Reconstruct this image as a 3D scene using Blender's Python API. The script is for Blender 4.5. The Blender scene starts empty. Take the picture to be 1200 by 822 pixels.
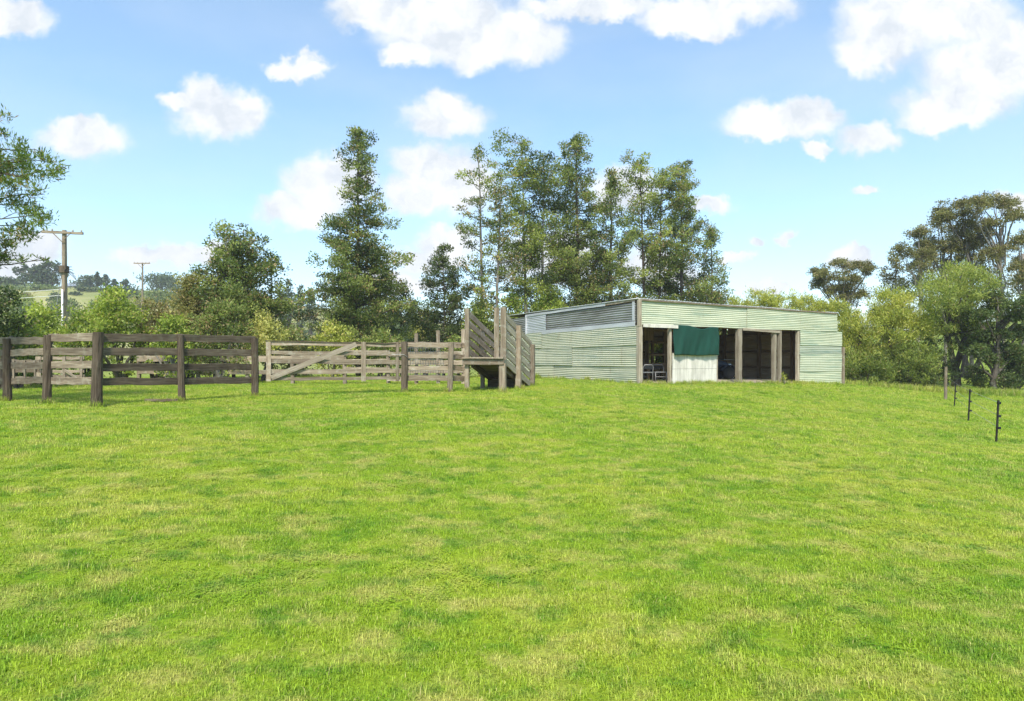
import bpy, math, random
import numpy as np
from mathutils import Vector, Matrix
R = math.radians
rnd = random.Random(7)
scene = bpy.context.scene
col = scene.collection
F_PX, CX, HZ, CAM_Z = 700.0, 600.0, 420.0, 1.6     # measured from the photograph (1200 x 822)

def at(px, py, Y):
    return Vector(((px - CX) / F_PX * Y, Y, CAM_Z - (py - HZ) / F_PX * Y))
def zpy(py, Y): return CAM_Z - (py - HZ) / F_PX * Y
def xpx(px, Y): return (px - CX) / F_PX * Y

# ------------------------------------------------------------------ terrain
def sstep(a, b, x):
    t = np.clip((x - a) / (b - a), 0, 1); return t * t * (3 - 2 * t)
_CP = np.array([(0, 0, 0), (0, 3, .02), (-8.98, 12.9, .55), (-10.9, 14, .53), (-12.9, 15.3, .507), (-6.97, 16.2, .535), (-3.1, 17.2, .60),
    (-1.3, 17.3, .60), (-.32, 17, .65), (4.52, 21.4, .66), (9, 24, .60), (14.63, 27, .44), (10.2, 12.6, -.18), (12.7, 16.6, -.155), (16.1, 21.7, -.17),
    (17.9, 24.6, -.1), (22, 32, -.14), (28, 32, -.25), (-20, 30, .6), (-10, 35, .6), (-30, 20, .4), (5, 40, .3), (10, 45, .1),
    (-4.5, 5, .13), (5, 5, -.06), (12, 8, -.3), (-10, 6, .25), (20, 12, -.5), (0, -20, -.4), (-20, -10, -.1), (20, -10, -.8), (0, 11, .40), (5, 14, .30), (0, 28, .62), (-4, 24, .6)], float)
def _phi(r2): return np.where(r2 > 1e-12, .5 * r2 * np.log(np.maximum(r2, 1e-12)), 0)
_n = len(_CP)
_A = np.zeros((_n + 3, _n + 3))
_d = _CP[:, None, :2] - _CP[None, :, :2]
_A[:_n, :_n] = _phi((_d ** 2).sum(-1)) + np.eye(_n) * 2.0
_A[:_n, _n] = 1; _A[:_n, _n + 1:] = _CP[:, :2]; _A[_n:, :_n] = _A[:_n, _n:].T
_W = np.linalg.solve(_A, np.concatenate([_CP[:, 2], np.zeros(3)]))
_AZ = [-3000, -400, 0, 100, 200, 300, 370, 480, 600, 900, 1050, 1150, 1200, 1500, 4000]
_EL = [330, 330, 336, 340, 348, 357, 366, 373, 388, 388, 398, 384, 372, 350, 350]
def gz(x, y):
    x = np.atleast_1d(np.asarray(x, float)); y = np.atleast_1d(np.asarray(y, float))
    xc = np.clip(x, -45, 45); yc = np.clip(y, -30, 50)
    z = np.full(x.shape, _W[_n]) + _W[_n + 1] * xc + _W[_n + 2] * yc
    for i in range(_n):
        z += _W[i] * _phi((xc - _CP[i, 0]) ** 2 + (yc - _CP[i, 1]) ** 2)
    z = np.clip(z, -1.2, 1.0)
    z += .018 * np.sin(x * 1.7 + np.sin(y * .9) * 1.3) * np.sin(y * 1.3 + .7 * np.sin(x * .8)) + .01 * np.sin(x * 4.1 + y * 2.3) * np.sin(y * 3.7 - x)
    r = np.hypot(x, y)
    w = 1 - sstep(30, 55, r)
    D = np.where(y > 1, y, 1.0)
    px = np.where(y > 1, 600 + 700 * x / D, np.where(x < 0, -3000, 4000))
    el = (HZ - np.interp(px, _AZ, _EL)) / F_PX
    Dd = np.where(y > 1, np.maximum(y, r * .5), r * .6)
    far = .2 + (1.4 + el * 210) * sstep(48, 215, Dd) + 1.2 * np.sin(x * .03 + 1) * np.sin(y * .023) * sstep(60, 140, r)
    return z * w + far * (1 - w)
def G(x, y): return float(gz(x, y)[0])

# numpy value noise
_tab = np.random.RandomState(5).rand(256, 256)
def vnoise(x, y):
    xi = np.floor(x).astype(int); yi = np.floor(y).astype(int); fx = x - xi; fy = y - yi
    fx = fx * fx * (3 - 2 * fx); fy = fy * fy * (3 - 2 * fy)
    g = lambda a, b: _tab[a & 255, b & 255]
    return (g(xi, yi) * (1 - fx) + g(xi + 1, yi) * fx) * (1 - fy) + (g(xi, yi + 1) * (1 - fx) + g(xi + 1, yi + 1) * fx) * fy
def fbm(x, y): return (vnoise(x, y) + .5 * vnoise(2.1 * x + 7, 2.1 * y + 3) + .25 * vnoise(4.3 * x + 1, 4.3 * y + 9)) / 1.75

# ------------------------------------------------------------------ materials
class NT:
    def __init__(s, name):
        s.m = bpy.data.materials.new(name); s.m.use_nodes = True
        s.t = s.m.node_tree; s.t.nodes.clear()
    def n(s, typ, **kw):
        nd = s.t.nodes.new(typ)
        for k, v in kw.items():
            if k in nd.bl_rna.properties: setattr(nd, k, v)
            else: nd.inputs[k.replace('_', ' ')].default_value = v
        return nd
    def l(s, a, b): s.t.links.new(a, b)
    def noise(s, vec, scale, detail=4, rough=.6):
        nd = s.n('ShaderNodeTexNoise'); nd.inputs['Scale'].default_value = scale; nd.inputs['Detail'].default_value = detail; nd.inputs['Roughness'].default_value = rough
        if vec is not None: s.l(vec, nd.inputs['Vector'])
        return nd.outputs['Fac']
    def ramp(s, fac, stops):
        nd = s.n('ShaderNodeValToRGB'); cr = nd.color_ramp
        while len(cr.elements) < len(stops): cr.elements.new(.5)
        for e, (p, c) in zip(cr.elements, stops):
            e.position = p; e.color = (c[0], c[1], c[2], 1) if not isinstance(c, (int, float)) else (c, c, c, 1)
        s.l(fac, nd.inputs['Fac']); return nd.outputs['Color']
    def mix(s, fac, a, b, mode='MIX'):
        nd = s.n('ShaderNodeMix', data_type='RGBA', blend_type=mode)
        for sock, v in ((nd.inputs['Factor'], fac), (nd.inputs['A'], a), (nd.inputs['B'], b)):
            if hasattr(v, 'is_output'): s.l(v, sock)
            elif isinstance(v, (int, float)): sock.default_value = v
            else: sock.default_value = (*v, 1)
        return nd.outputs['Result']
    def map(s, vec, scale):
        nd = s.n('ShaderNodeMapping'); nd.inputs['Scale'].default_value = scale; s.l(vec, nd.inputs['Vector']); return nd.outputs['Vector']
    def out(s, color, rough=.8, metal=0, bump=None, bstr=.3, bdist=.01, spec=.3):
        p = s.n('ShaderNodeBsdfPrincipled'); o = s.n('ShaderNodeOutputMaterial')
        if hasattr(color, 'is_output'): s.l(color, p.inputs['Base Color'])
        else: p.inputs['Base Color'].default_value = (*color, 1)
        if hasattr(rough, 'is_output'): s.l(rough, p.inputs['Roughness'])
        else: p.inputs['Roughness'].default_value = rough
        p.inputs['Metallic'].default_value = metal; p.inputs['Specular IOR Level'].default_value = spec
        if bump is not None:
            b = s.n('ShaderNodeBump'); b.inputs['Strength'].default_value = bstr; b.inputs['Distance'].default_value = bdist
            s.l(bump, b.inputs['Height']); s.l(b.outputs['Normal'], p.inputs['Normal'])
        s.l(p.outputs['BSDF'], o.inputs['Surface']); return s.m
    def geo(s): return s.n('ShaderNodeNewGeometry').outputs['Position']
    def uv(s): return s.n('ShaderNodeUVMap').outputs['UV']
    def rand(s): return s.n('ShaderNodeObjectInfo').outputs['Random']

def wood(name, dark, mid, light, lichen=(.30, .31, .24), lich=.5):
    k = NT(name); uv = k.uv(); pos = k.geo()
    g1 = k.noise(k.map(uv, (2.0, 40, 1)), 1, 5, .65)
    g2 = k.noise(k.map(uv, (.7, 9, 1)), 1, 3)
    c = k.ramp(g1, [(.25, dark), (.5, mid), (.75, light)])
    c = k.mix(k.ramp(g2, [(.35, 0), (.7, .7)]), c, dark)
    c = k.mix(k.ramp(k.noise(pos, 5, 5, .7), [(.52, 0), (.66, lich)]), c, lichen)
    v = k.ramp(k.rand(), [(0, .72), (1, 1.25)])
    c = k.mix(1.0, c, v, 'MULTIPLY')
    return k.out(c, .9, bump=g1, bstr=.6, bdist=.012, spec=.15)
M = {}
M['wood_dark'] = wood('wood_dark', (.036, .026, .018), (.128, .098, .07), (.27, .22, .165), (.16, .15, .10), .4)
M['wood_mid'] = wood('wood_mid', (.085, .062, .043), (.25, .20, .145), (.42, .36, .275), (.33, .32, .25), .45)
M['wood_pale'] = wood('wood_pale', (.13, .095, .065), (.335, .27, .195), (.50, .425, .325), (.48, .46, .38), .45)
M['wood_post'] = wood('wood_post', (.16, .125, .088), (.42, .36, .275), (.58, .52, .42), (.48, .46, .38), .3)
M['wood_brown'] = wood('wood_brown', (.14, .085, .05), (.38, .25, .15), (.56, .40, .25), (.3, .2, .12), .1)
M['bark'] = wood('bark', (.035, .028, .022), (.10, .083, .067), (.21, .185, .155), (.26, .27, .2), .5)
M['bark_pale'] = wood('bark_pale', (.12, .10, .085), (.27, .24, .21), (.42, .39, .35), (.45, .45, .38), .4)

def paint(name, base, stain, light):
    k = NT(name); pos = k.geo(); uv = k.uv()
    big = k.noise(k.map(uv, (.45, 1.6, 1)), 1, 4)
    c = k.mix(k.ramp(big, [(.35, 0), (.68, 1)]), base, light)
    st = k.noise(k.map(uv, (.35, 5.0, 1)), 1, 5, .7)
    c = k.mix(k.ramp(st, [(.50, 0), (.66, .8)]), c, stain)
    run = k.noise(k.map(uv, (9, .35, 1)), 1, 4, .6)
    c = k.mix(k.ramp(run, [(.54, 0), (.72, .38)]), c, (.33, .32, .24))
    c = k.mix(k.ramp(k.noise(k.map(uv, (2.6, .5, 1)), 1, 6, .75), [(.60, 0), (.70, .55)]), c, (.27, .20, .13))
    sp = k.noise(uv, 14, 4, .7)
    c = k.mix(k.ramp(sp, [(.64, 0), (.74, .6)]), c, (.22, .17, .11))
    v = k.ramp(k.rand(), [(0, (.80, .82, .86)), (.5, (.97, .97, .97)), (1, (1.10, 1.08, 1.0))])
    c = k.mix(1.0, c, v, 'MULTIPLY')
    return k.out(c, .55, spec=.35)
M['green_iron'] = paint('painted_green_iron', (.50, .495, .365), (.27, .335, .28), (.60, .59, .46))
M['green_iron_front'] = paint('painted_green_iron_front', (.40, .43, .325), (.19, .285, .235), (.50, .525, .41))
k = NT('bare_iron'); uv = k.uv()
c = k.ramp(k.noise(k.map(uv, (.6, 3, 1)), 1, 5, .7), [(.3, (.17, .155, .14)), (.6, (.36, .36, .35)), (.8, (.48, .48, .48))])
M['bare_iron'] = k.out(c, .5, .35, spec=.4)
k = NT('galvanised_flashing'); uv = k.uv()
c = k.ramp(k.noise(k.map(uv, (.8, 4, 1)), 1, 4, .6), [(.3, (.45, .46, .48)), (.7, (.66, .67, .70))])
M['flashing'] = k.out(c, .45, .25)
k = NT('inner_iron'); uv = k.uv()
c = k.ramp(k.noise(k.map(uv, (.5, 2.2, 1)), 1, 5, .7), [(.3, (.50, .37, .25)), (.6, (.70, .55, .40)), (.8, (.78, .65, .5))])
M['inner_iron'] = k.out(c, .75)
k = NT('fibre_panel'); uv = k.uv()
c = k.ramp(k.noise(k.map(uv, (5, .5, 1)), 1, 5, .7), [(.36, (.42, .395, .345)), (.55, (.65, .615, .55)), (.8, (.74, .705, .645))])
c = k.mix(k.ramp(k.noise(uv, 2.2, 5, .7), [(.55, 0), (.7, .4)]), c, (.38, .36, .28))
M['fibre'] = k.out(c, .85)
k = NT('shade_cloth'); uv = k.uv()
c = k.ramp(k.noise(k.map(uv, (3, .8, 1)), 1, 4), [(.3, (.004, .036, .024)), (.7, (.006, .056, .038))])
M['tarp'] = k.out(c, .8, bump=k.noise(uv, 160, 2), bstr=.2)
def flat(name, c, rough=.6, metal=0, var=.25):
    k = NT(name); n = k.noise(k.geo(), 7, 4)
    cc = k.mix(k.ramp(n, [(.3, 0), (.7, 1)]), tuple(x * (1 - var) for x in c), tuple(min(1, x * (1 + var)) for x in c))
    return k.out(cc, rough, metal)
M['steel_black'] = flat('black_steel', (.02, .018, .016), .6)
M['tube_metal'] = flat('tube_metal', (.20, .205, .21), .45, .2)
M['black_plastic'] = flat('black_plastic', (.018, .019, .022), .35)
M['blue_black'] = flat('blue_black_paint', (.03, .04, .06), .25)
M['rubber'] = flat('rubber', (.02, .02, .02), .9)
M['lamp'] = flat('lamp_glass', (.6, .65, .7), .15)
M['pvc'] = flat('pvc', (.78, .78, .78), .5, 0, .06)
M['porcelain'] = flat('porcelain', (.35, .33, .30), .4)
M['wire'] = flat('wire', (.32, .32, .31), .5, .5)
M['wire_pale'] = flat('wire_pale', (.6, .6, .58), .6)
M['house_wall'] = flat('house_wall', (.40, .38, .35), .8, 0, .08)
M['house_roof'] = flat('house_roof', (.22, .25, .29), .6, 0, .1)
M['house_roof_tan'] = flat('house_roof_tan', (.50, .44, .36), .8, 0, .1)
M['window_glass'] = flat('window_glass', (.05, .06, .07), .1)
k = NT('dirt'); c = k.ramp(k.noise(k.geo(), 3, 6, .7), [(.3, (.27, .22, .165)), (.7, (.46, .39, .31))])
M['dirt'] = k.out(c, .95)

# leaves: colour from a per-leaf attribute
k = NT('leaf')
a = k.n('ShaderNodeAttribute', attribute_name='col')
p = k.n('ShaderNodeBsdfPrincipled'); p.inputs['Roughness'].default_value = .5; p.inputs['Specular IOR Level'].default_value = .3
t = k.n('ShaderNodeBsdfTranslucent'); mx = k.n('ShaderNodeMixShader'); mx.inputs[0].default_value = .38
o = k.n('ShaderNodeOutputMaterial')
hs = k.n('ShaderNodeHueSaturation'); hs.inputs['Value'].default_value = 1.25; hs.inputs['Saturation'].default_value = 1.1
k.l(a.outputs['Color'], p.inputs['Base Color']); k.l(a.outputs['Color'], hs.inputs['Color']); k.l(hs.outputs['Color'], t.inputs['Color'])
k.l(p.outputs[0], mx.inputs[1]); k.l(t.outputs[0], mx.inputs[2]); k.l(mx.outputs[0], o.inputs['Surface'])
M['leaf'] = k.m

# grass colour as a function of world position, shared by soil sheet and blades
def grass_color(k, lum):
    pos = k.geo()
    def C(r, g, b): return (r * lum, g * lum, b * lum)
    n1 = k.noise(k.map(pos, (.32, .42, .1)), 1, 4, .6)
    c = k.ramp(n1, [(.34, C(.225, .385, .020)), (.50, C(.325, .455, .028)), (.66, C(.44, .505, .055))])
    n2 = k.noise(k.map(pos, (1.9, 2.5, .4)), 1, 6, .72)
    c = k.mix(k.ramp(n2, [(.47, 0), (.64, .8)]), c, C(.55, .52, .15))
    n3 = k.noise(k.map(pos, (2.6, 3.8, .5)), 1.0, 6, .7)
    c = k.mix(k.ramp(n3, [(.50, 0), (.64, .75)]), c, C(.10, .27, .014))
    return c, pos
k = NT('grass_blade')
c, pos = grass_color(k, 1.08)
a = k.n('ShaderNodeAttribute', attribute_name='col')
sep = k.n('ShaderNodeSeparateColor'); k.l(a.outputs['Color'], sep.inputs[0])
c = k.mix(sep.outputs[0], c, (.66, .58, .24))                       # straw blades
v = k.n('ShaderNodeMath', operation='MULTIPLY_ADD'); k.l(sep.outputs[1], v.inputs[0]); v.inputs[1].default_value = .75; v.inputs[2].default_value = .62
c = k.mix(1.0, c, v.outputs[0], 'MULTIPLY')
p = k.n('ShaderNodeBsdfPrincipled'); p.inputs['Roughness'].default_value = .5; p.inputs['Specular IOR Level'].default_value = .25
t = k.n('ShaderNodeBsdfTranslucent'); mx = k.n('ShaderNodeMixShader'); mx.inputs[0].default_value = .4; o = k.n('ShaderNodeOutputMaterial')
k.l(c, p.inputs['Base Color']); k.l(c, t.inputs['Color']); k.l(p.outputs[0], mx.inputs[1]); k.l(t.outputs[0], mx.inputs[2]); k.l(mx.outputs[0], o.inputs['Surface'])
M['blade'] = k.m
k = NT('ground')
c, pos = grass_color(k, .62)
fine = k.noise(pos, 38, 4, .7)
c = k.mix(1.0, c, k.ramp(fine, [(.3, .55), (.7, 1.25)]), 'MULTIPLY')
hill = k.ramp(k.noise(k.map(pos, (.05, .05, .2)), 1, 6, .65), [(.32, (.15, .19, .06)), (.5, (.26, .27, .10)), (.68, (.38, .34, .17))])
sx = k.n('ShaderNodeSeparateXYZ'); k.l(pos, sx.inputs[0])
rr = k.n('ShaderNodeMath', operation='MULTIPLY_ADD'); k.l(sx.outputs[1], rr.inputs[0]); rr.inputs[1].default_value = 1 / 40; rr.inputs[2].default_value = -1.0
rr.use_clamp = True
xr = k.n('ShaderNodeMath', operation='MULTIPLY_ADD'); k.l(sx.outputs[0], xr.inputs[0]); xr.inputs[1].default_value = -1 / 20; xr.inputs[2].default_value = 1.2; xr.use_clamp = True
rm = k.n('ShaderNodeMath', operation='MULTIPLY'); k.l(rr.outputs[0], rm.inputs[0]); k.l(xr.outputs[0], rm.inputs[1])
c = k.mix(rm.outputs[0], c, hill)
M['ground'] = k.out(c, .9, bump=fine, bstr=.5, bdist=.03, spec=.1)

# ------------------------------------------------------------------ mesh helpers
def link(o, parent=None):
    col.objects.link(o)
    if parent is not None:
        o.parent = parent
        if parent.name in _EMPTY: o.matrix_parent_inverse = Matrix.Translation(-_EMPTY[parent.name])
    return o
_EMPTY = {}
def empty(name, loc, label, cat, group=None):
    o = bpy.data.objects.new(name, None); o.location = loc; o.empty_display_size = .2; col.objects.link(o)
    _EMPTY[o.name] = Vector(loc); tag(o, label, cat, group); return o
def tag(o, label=None, cat=None, group=None, kind=None):
    if label: o['label'] = label
    if cat: o['category'] = cat
    if group: o['group'] = group
    if kind: o['kind'] = kind
    return o

class MB:
    def __init__(s): s.v = []; s.f = []; s.uv = []
    def quadgrid(s, P, U, closed=False):
        """P[i][j] points, U[i][j] uv; j wraps when closed."""
        b = len(s.v); ni = len(P); nj = len(P[0])
        for r in P: s.v.extend([tuple(p) for p in r])
        for i in range(ni - 1):
            for j in range(nj - (0 if closed else 1)):
                j2 = (j + 1) % nj
                s.f.append((b + i * nj + j, b + i * nj + j2, b + (i + 1) * nj + j2, b + (i + 1) * nj + j))
                u = U[i][j]; u2 = U[i][j + 1] if j + 1 < len(U[i]) else U[i][j]
                w = U[i + 1][j]; w2 = U[i + 1][j + 1] if j + 1 < len(U[i]) else w
                s.uv.extend([u, u2, w2, w])
        return b
    def beam(s, p0, p1, w, h, up=(0, 0, 1), seg=5, jit=.004, ends=True):
        p0, p1 = Vector(p0), Vector(p1); d = p1 - p0; L = d.length; d = d / L
        up = Vector(up); side = d.cross(up)
        if side.length < 1e-4: side = d.cross(Vector((1, 0, 0)))
        side.normalize(); up = side.cross(d).normalized()
        off = rnd.random() * 50; bev = min(w, h) * .1
        prof = [(-w/2, -h/2 + bev), (-w/2, h/2 - bev), (-w/2 + bev, h/2), (w/2 - bev, h/2), (w/2, h/2 - bev), (w/2, -h/2 + bev), (w/2 - bev, -h/2), (-w/2 + bev, -h/2)]
        P, U = [], []
        for i in range(seg + 1):
            q = p0 + d * (L * i / seg); jx, jz = (rnd.uniform(-jit, jit), rnd.uniform(-jit, jit))
            P.append([q + side * (a + jx) + up * (b + jz) for a, b in prof])
            acc, row = 0, []
            for n, (a, b) in enumerate(prof + [prof[0]]):
                row.append((off + L * i / seg, off * .37 + acc))
                if n < 8: nx = (prof + [prof[0]])[n + 1]; acc += math.hypot(nx[0] - a, nx[1] - b)
            U.append(row)
        b = s.quadgrid(P, U, True)
        if ends:
            s.f.append(tuple(b + j for j in range(8))[::-1]); s.uv.extend([(off + a, off * .37 + c * .2) for a, c in prof][::-1])
            s.f.append(tuple(b + seg * 8 + j for j in range(8))); s.uv.extend([(off + a, off * .37 + c * .2) for a, c in prof])
        return s
    def tube(s, pts, radii, n=8, cap=True, jit=0):
        pts = [Vector(p) for p in pts]; P, U = [], []; acc = 0; off = rnd.random() * 50; prev = None
        for i, p in enumerate(pts):
            t = (pts[min(i + 1, len(pts) - 1)] - pts[max(i - 1, 0)]).normalized()
            if prev is None:
                a = t.cross(Vector((0, 0, 1)));
                if a.length < .1: a = t.cross(Vector((1, 0, 0)))
            else: a = prev - t * prev.dot(t)
            a.normalize(); prev = a; b = t.cross(a)
            if i: acc += (p - pts[i - 1]).length
            r = radii[i] if hasattr(radii, '__len__') else radii
            P.append([p + (a * math.cos(2 * math.pi * j / n) + b * math.sin(2 * math.pi * j / n)) * r * (1 + rnd.uniform(-jit, jit)) for j in range(n)])
            U.append([(off + acc, off + 2 * math.pi * r * j / n) for j in range(n + 1)])
        b0 = s.quadgrid(P, U, True)
        if cap:
            for k0, rev in ((b0, True), (b0 + (len(pts) - 1) * n, False)):
                f = [k0 + j for j in range(n)]; s.f.append(tuple(f[::-1] if rev else f)); s.uv.extend([(off + math.cos(j) * .05, off + math.sin(j) * .05) for j in range(n)])
        return s
    def box(s, c, size, rot=0):
        c = Vector(c); d = Vector((math.cos(rot), math.sin(rot), 0)) * size[0] / 2
        return s.beam(c - d, c + d, size[1], size[2], seg=1, jit=0)
    def build(s, name, mat, parent=None, smooth=False):
        me = bpy.data.meshes.new(name); off = _EMPTY.get(parent.name) if parent is not None else None
        me.from_pydata([tuple(v) for v in s.v], [], s.f); me.materials.append(mat)
        uvl = me.uv_layers.new(name='UVMap'); uvl.data.foreach_set('uv', np.array(s.uv, np.float32).ravel())
        if smooth: me.polygons.foreach_set('use_smooth', [True] * len(me.polygons))
        o = bpy.data.objects.new(name, me); return link(o, parent)

def npmesh(name, V, Fq, C, mat, parent=None):
    me = bpy.data.meshes.new(name)
    me.vertices.add(len(V)); me.vertices.foreach_set('co', np.ascontiguousarray(V, np.float32).ravel())
    k_ = Fq.shape[1]
    me.loops.add(Fq.size); me.loops.foreach_set('vertex_index', np.ascontiguousarray(Fq, np.int32).ravel())
    me.polygons.add(len(Fq)); me.polygons.foreach_set('loop_start', np.arange(0, Fq.size, k_, dtype=np.int32)); me.polygons.foreach_set('loop_total', np.full(len(Fq), k_, np.int32))
    if C is not None:
        at_ = me.attributes.new('col', 'FLOAT_COLOR', 'POINT'); at_.data.foreach_set('color', np.ascontiguousarray(C, np.float32).ravel())
    me.materials.append(mat); me.update(calc_edges=True); me.validate()
    o = bpy.data.objects.new(name, me)
    return link(o, parent) if parent != 'none' else o

# ------------------------------------------------------------------ foliage
PAL = {  # dark, mid, light, odd (dry or new growth)
    'totara': ((.035, .06, .016), (.155, .205, .048), (.35, .40, .10), (.34, .25, .12)),
    'kahi': ((.038, .065, .016), (.17, .22, .045), (.38, .43, .09), (.36, .27, .12)),
    'dark': ((.035, .06, .018), (.085, .125, .032), (.17, .22, .055), (.18, .15, .07)),
    'bright': ((.075, .12, .018), (.235, .315, .045), (.45, .52, .10), (.42, .38, .11)),
    'olive': ((.11, .12, .03), (.24, .235, .065), (.40, .38, .12), (.38, .29, .13)),
    'willow': ((.13, .17, .028), (.33, .38, .06), (.55, .55, .12), (.55, .48, .16)),
    'willow_deep': ((.08, .115, .022), (.21, .27, .05), (.40, .44, .09), (.40, .36, .12)),
    'kanuka': ((.075, .08, .026), (.195, .195, .065), (.34, .33, .12), (.34, .26, .13)),
    'yellow': ((.30, .32, .08), (.50, .50, .14), (.66, .62, .22), (.55, .48, .2)),
    'far': ((.045, .075, .04), (.085, .125, .06), (.14, .19, .085), (.16, .17, .08)),
    'far_light': ((.09, .13, .05), (.17, .23, .075), (.27, .33, .11), (.3, .3, .12)),
    'near': ((.05, .09, .018), (.14, .21, .035), (.31, .38, .075), (.34, .25, .08)),
}
def leaves(clumps, pal, L, W, dens, rs, up=.45, outw=.7, odd=.08, jitter=.9, hang=0.0, core=.5):
    c = np.array([q[:7] for q in clumps], float)
    area = (c[:, 3] * c[:, 4] + c[:, 3] * c[:, 5] + c[:, 4] * c[:, 5]) / 3 * math.pi
    cnt = np.maximum(4, (dens * area / (L * W * .5))).astype(int)
    idx = np.repeat(np.arange(len(c)), cnt); n = len(idx)
    d = rs.normal(size=(n, 3)); d /= np.linalg.norm(d, axis=1)[:, None]
    lump = 1 + .28 * np.sin(d[:, 0] * 5 + idx * 1.7) * np.sin(d[:, 1] * 5 + idx * .7) + .2 * np.sin(d[:, 2] * 7 + idx * 2.3)
    r = rs.rand(n) ** core * lump
    P = c[idx, :3] + d * r[:, None] * c[idx, 3:6]
    stray = rs.rand(n) < .05
    P[stray] += rs.normal(size=(stray.sum(), 3)) * .18 * c[idx[stray], 3:6]
    ax = d * outw + rs.normal(size=(n, 3)) * jitter * .7 + np.array([0, 0, up - hang])
    ax /= np.linalg.norm(ax, axis=1)[:, None]
    nn = d * .5 + np.array([0, 0, .6]) + rs.normal(size=(n, 3)) * .6
    b = np.cross(nn, ax); b /= np.maximum(np.linalg.norm(b, axis=1), 1e-6)[:, None]
    sc = rs.uniform(.6, 1.35, n)[:, None]
    l_, w_ = L * sc, W * sc
    V = np.empty((n, 4, 3)); V[:, 0] = P - ax * l_ * .5; V[:, 1] = P + b * w_ * .5 + ax * l_ * .05; V[:, 2] = P + ax * l_ * .5; V[:, 3] = P - b * w_ * .5 + ax * l_ * .05
    pal = [np.array(q) for q in PAL[pal]]
    tone = np.clip(c[idx, 6] + rs.normal(size=n) * .17, 0, 1)[:, None]
    C = np.where(tone < .5, pal[0] + (pal[1] - pal[0]) * tone * 2, pal[1] + (pal[2] - pal[1]) * (tone * 2 - 1))
    o_ = rs.rand(n) < odd * (.4 + 1.2 * (np.sin(idx * 12.9) > .3)); C[o_] = pal[3]
    C4 = np.ones((n, 4, 4)); C4[:, :, :3] = C[:, None, :]
    Fq = np.arange(n * 4).reshape(n, 4)
    return V.reshape(-1, 3), Fq, C4.reshape(-1, 4)

def curve(p0, p1, sag=0.0, n=5, wob=.05, rs=None):
    p0, p1 = Vector(p0), Vector(p1); L = (p1 - p0).length; out = []
    for i in range(n + 1):
        t = i / n; q = p0.lerp(p1, t); q.z += sag * math.sin(math.pi * t) * L
        if 0 < i < n: q += Vector((rnd.uniform(-1, 1), rnd.uniform(-1, 1), rnd.uniform(-1, 1))) * wob * L * .3
        out.append(q)
    return out
def taper(r0, r1, n): return [r0 + (r1 - r0) * i / n for i in range(n + 1)]

def plant(name, base, label, cat, group=None):
    return empty(name, base, label, cat, group)

def conifer(name, px, Y, top, prof, label, pal='totara', seed=0, nb=60, cr=.42, stems=1, L=.17, W=.075, dens=.85, gap=.1, base_t=.06, lean=0.0, group=None, barkm='bark', updir=.25, r0=None, odd=.12):
    """a tapering trunk, branches around it, clumps along the outer part of each branch; prof: (t, half width in px) from base to top"""
    rs = np.random.RandomState(seed); rnd.seed(seed); cr *= 1.2; nb = int(nb * 1.45); dens *= 1.5; gap += .03; L *= .78; W *= .85
    x = xpx(px, Y); g = G(x, Y); H = zpy(top, Y) - g; base = Vector((x, Y, g - .05))
    root = plant(name, base, label, 'tree', group)
    pt = [q[0] for q in prof]; pr = [q[1] / F_PX * Y for q in prof]
    mb = MB(); tops = []
    for s_ in range(stems):
        o_ = Vector((0, 0, 0)) if stems == 1 else Vector(((s_ - (stems - 1) / 2) * H * .045, rs.uniform(-.2, .2), 0))
        hh = H * (1 if s_ == 0 else rs.uniform(.82, .97))
        n = 9; pts = [base + o_ * (1 + 1.2 * i / n) + Vector((lean * H * (i / n) ** 1.5 + rs.uniform(-.05, .05) * (i > 0), rs.uniform(-.05, .05) * (i > 0), hh * i / n)) for i in range(n + 1)]
        rr_ = r0 or H * .0125
        mb.tube(pts, taper(rr_ / stems ** .5, .02, n), 8, jit=.1); tops.append(pts)
    cl = []
    for b in range(nb):
        t = base_t + (1 - base_t) * ((b + rs.rand()) / nb)
        if rs.rand() < gap: continue
        pts = tops[b % stems]; n = len(pts) - 1; f = min(t * n, n - .001); i = int(f); o_ = pts[i].lerp(pts[i + 1], f - i)
        R_ = float(np.interp(t, pt, pr)) * rs.uniform(.38, 1.25) * (1 + .22 * math.sin(t * 17 + seed * 2.1 + b * 2.399))
        az = b * 2.399 + rs.uniform(-.6, .6)
        tip = o_ + Vector((math.cos(az) * R_, math.sin(az) * R_, R_ * (updir + rs.uniform(-.15, .25))))
        if R_ > .25: mb.tube(curve(o_, tip, -.06, 4, .12), taper(max(.015, .018 * R_ + .012), .008, 4), 5, cap=False)
        tone = .48 + rs.normal() * .19
        nc = max(1, int(R_ / (cr * .8)))
        for q in range(nc):
            ft = 1 - q / max(nc, 1) * .85 + rs.uniform(-.1, .05)
            if R_ < .3: ft = rs.uniform(.3, 1)
            p = o_.lerp(tip, ft); s1 = cr * rs.uniform(.55, 1.15) * (.8 + .2 * (1 - t))
            cl.append((p.x + rs.normal() * .12, p.y + rs.normal() * .12, p.z + rs.normal() * .1, s1, s1, s1 * rs.uniform(.55, .85), tone + rs.normal() * .16))
    for pts in tops:
        e = pts[-1]; s1 = cr * .45
        for q in range(3): cl.append((e.x + rs.normal() * .08, e.y + rs.normal() * .08, e.z - q * .3, s1 * (1 + .3 * q), s1 * (1 + .3 * q), s1 * 1.2, .55))
    mb.build('trunk', M[barkm], root, True)
    V, Fq, C = leaves(cl, pal, L, W, dens, rs, up=.45, odd=odd, core=.36)
    npmesh('crown', V, Fq, C, M['leaf'], root)
    return root

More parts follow.
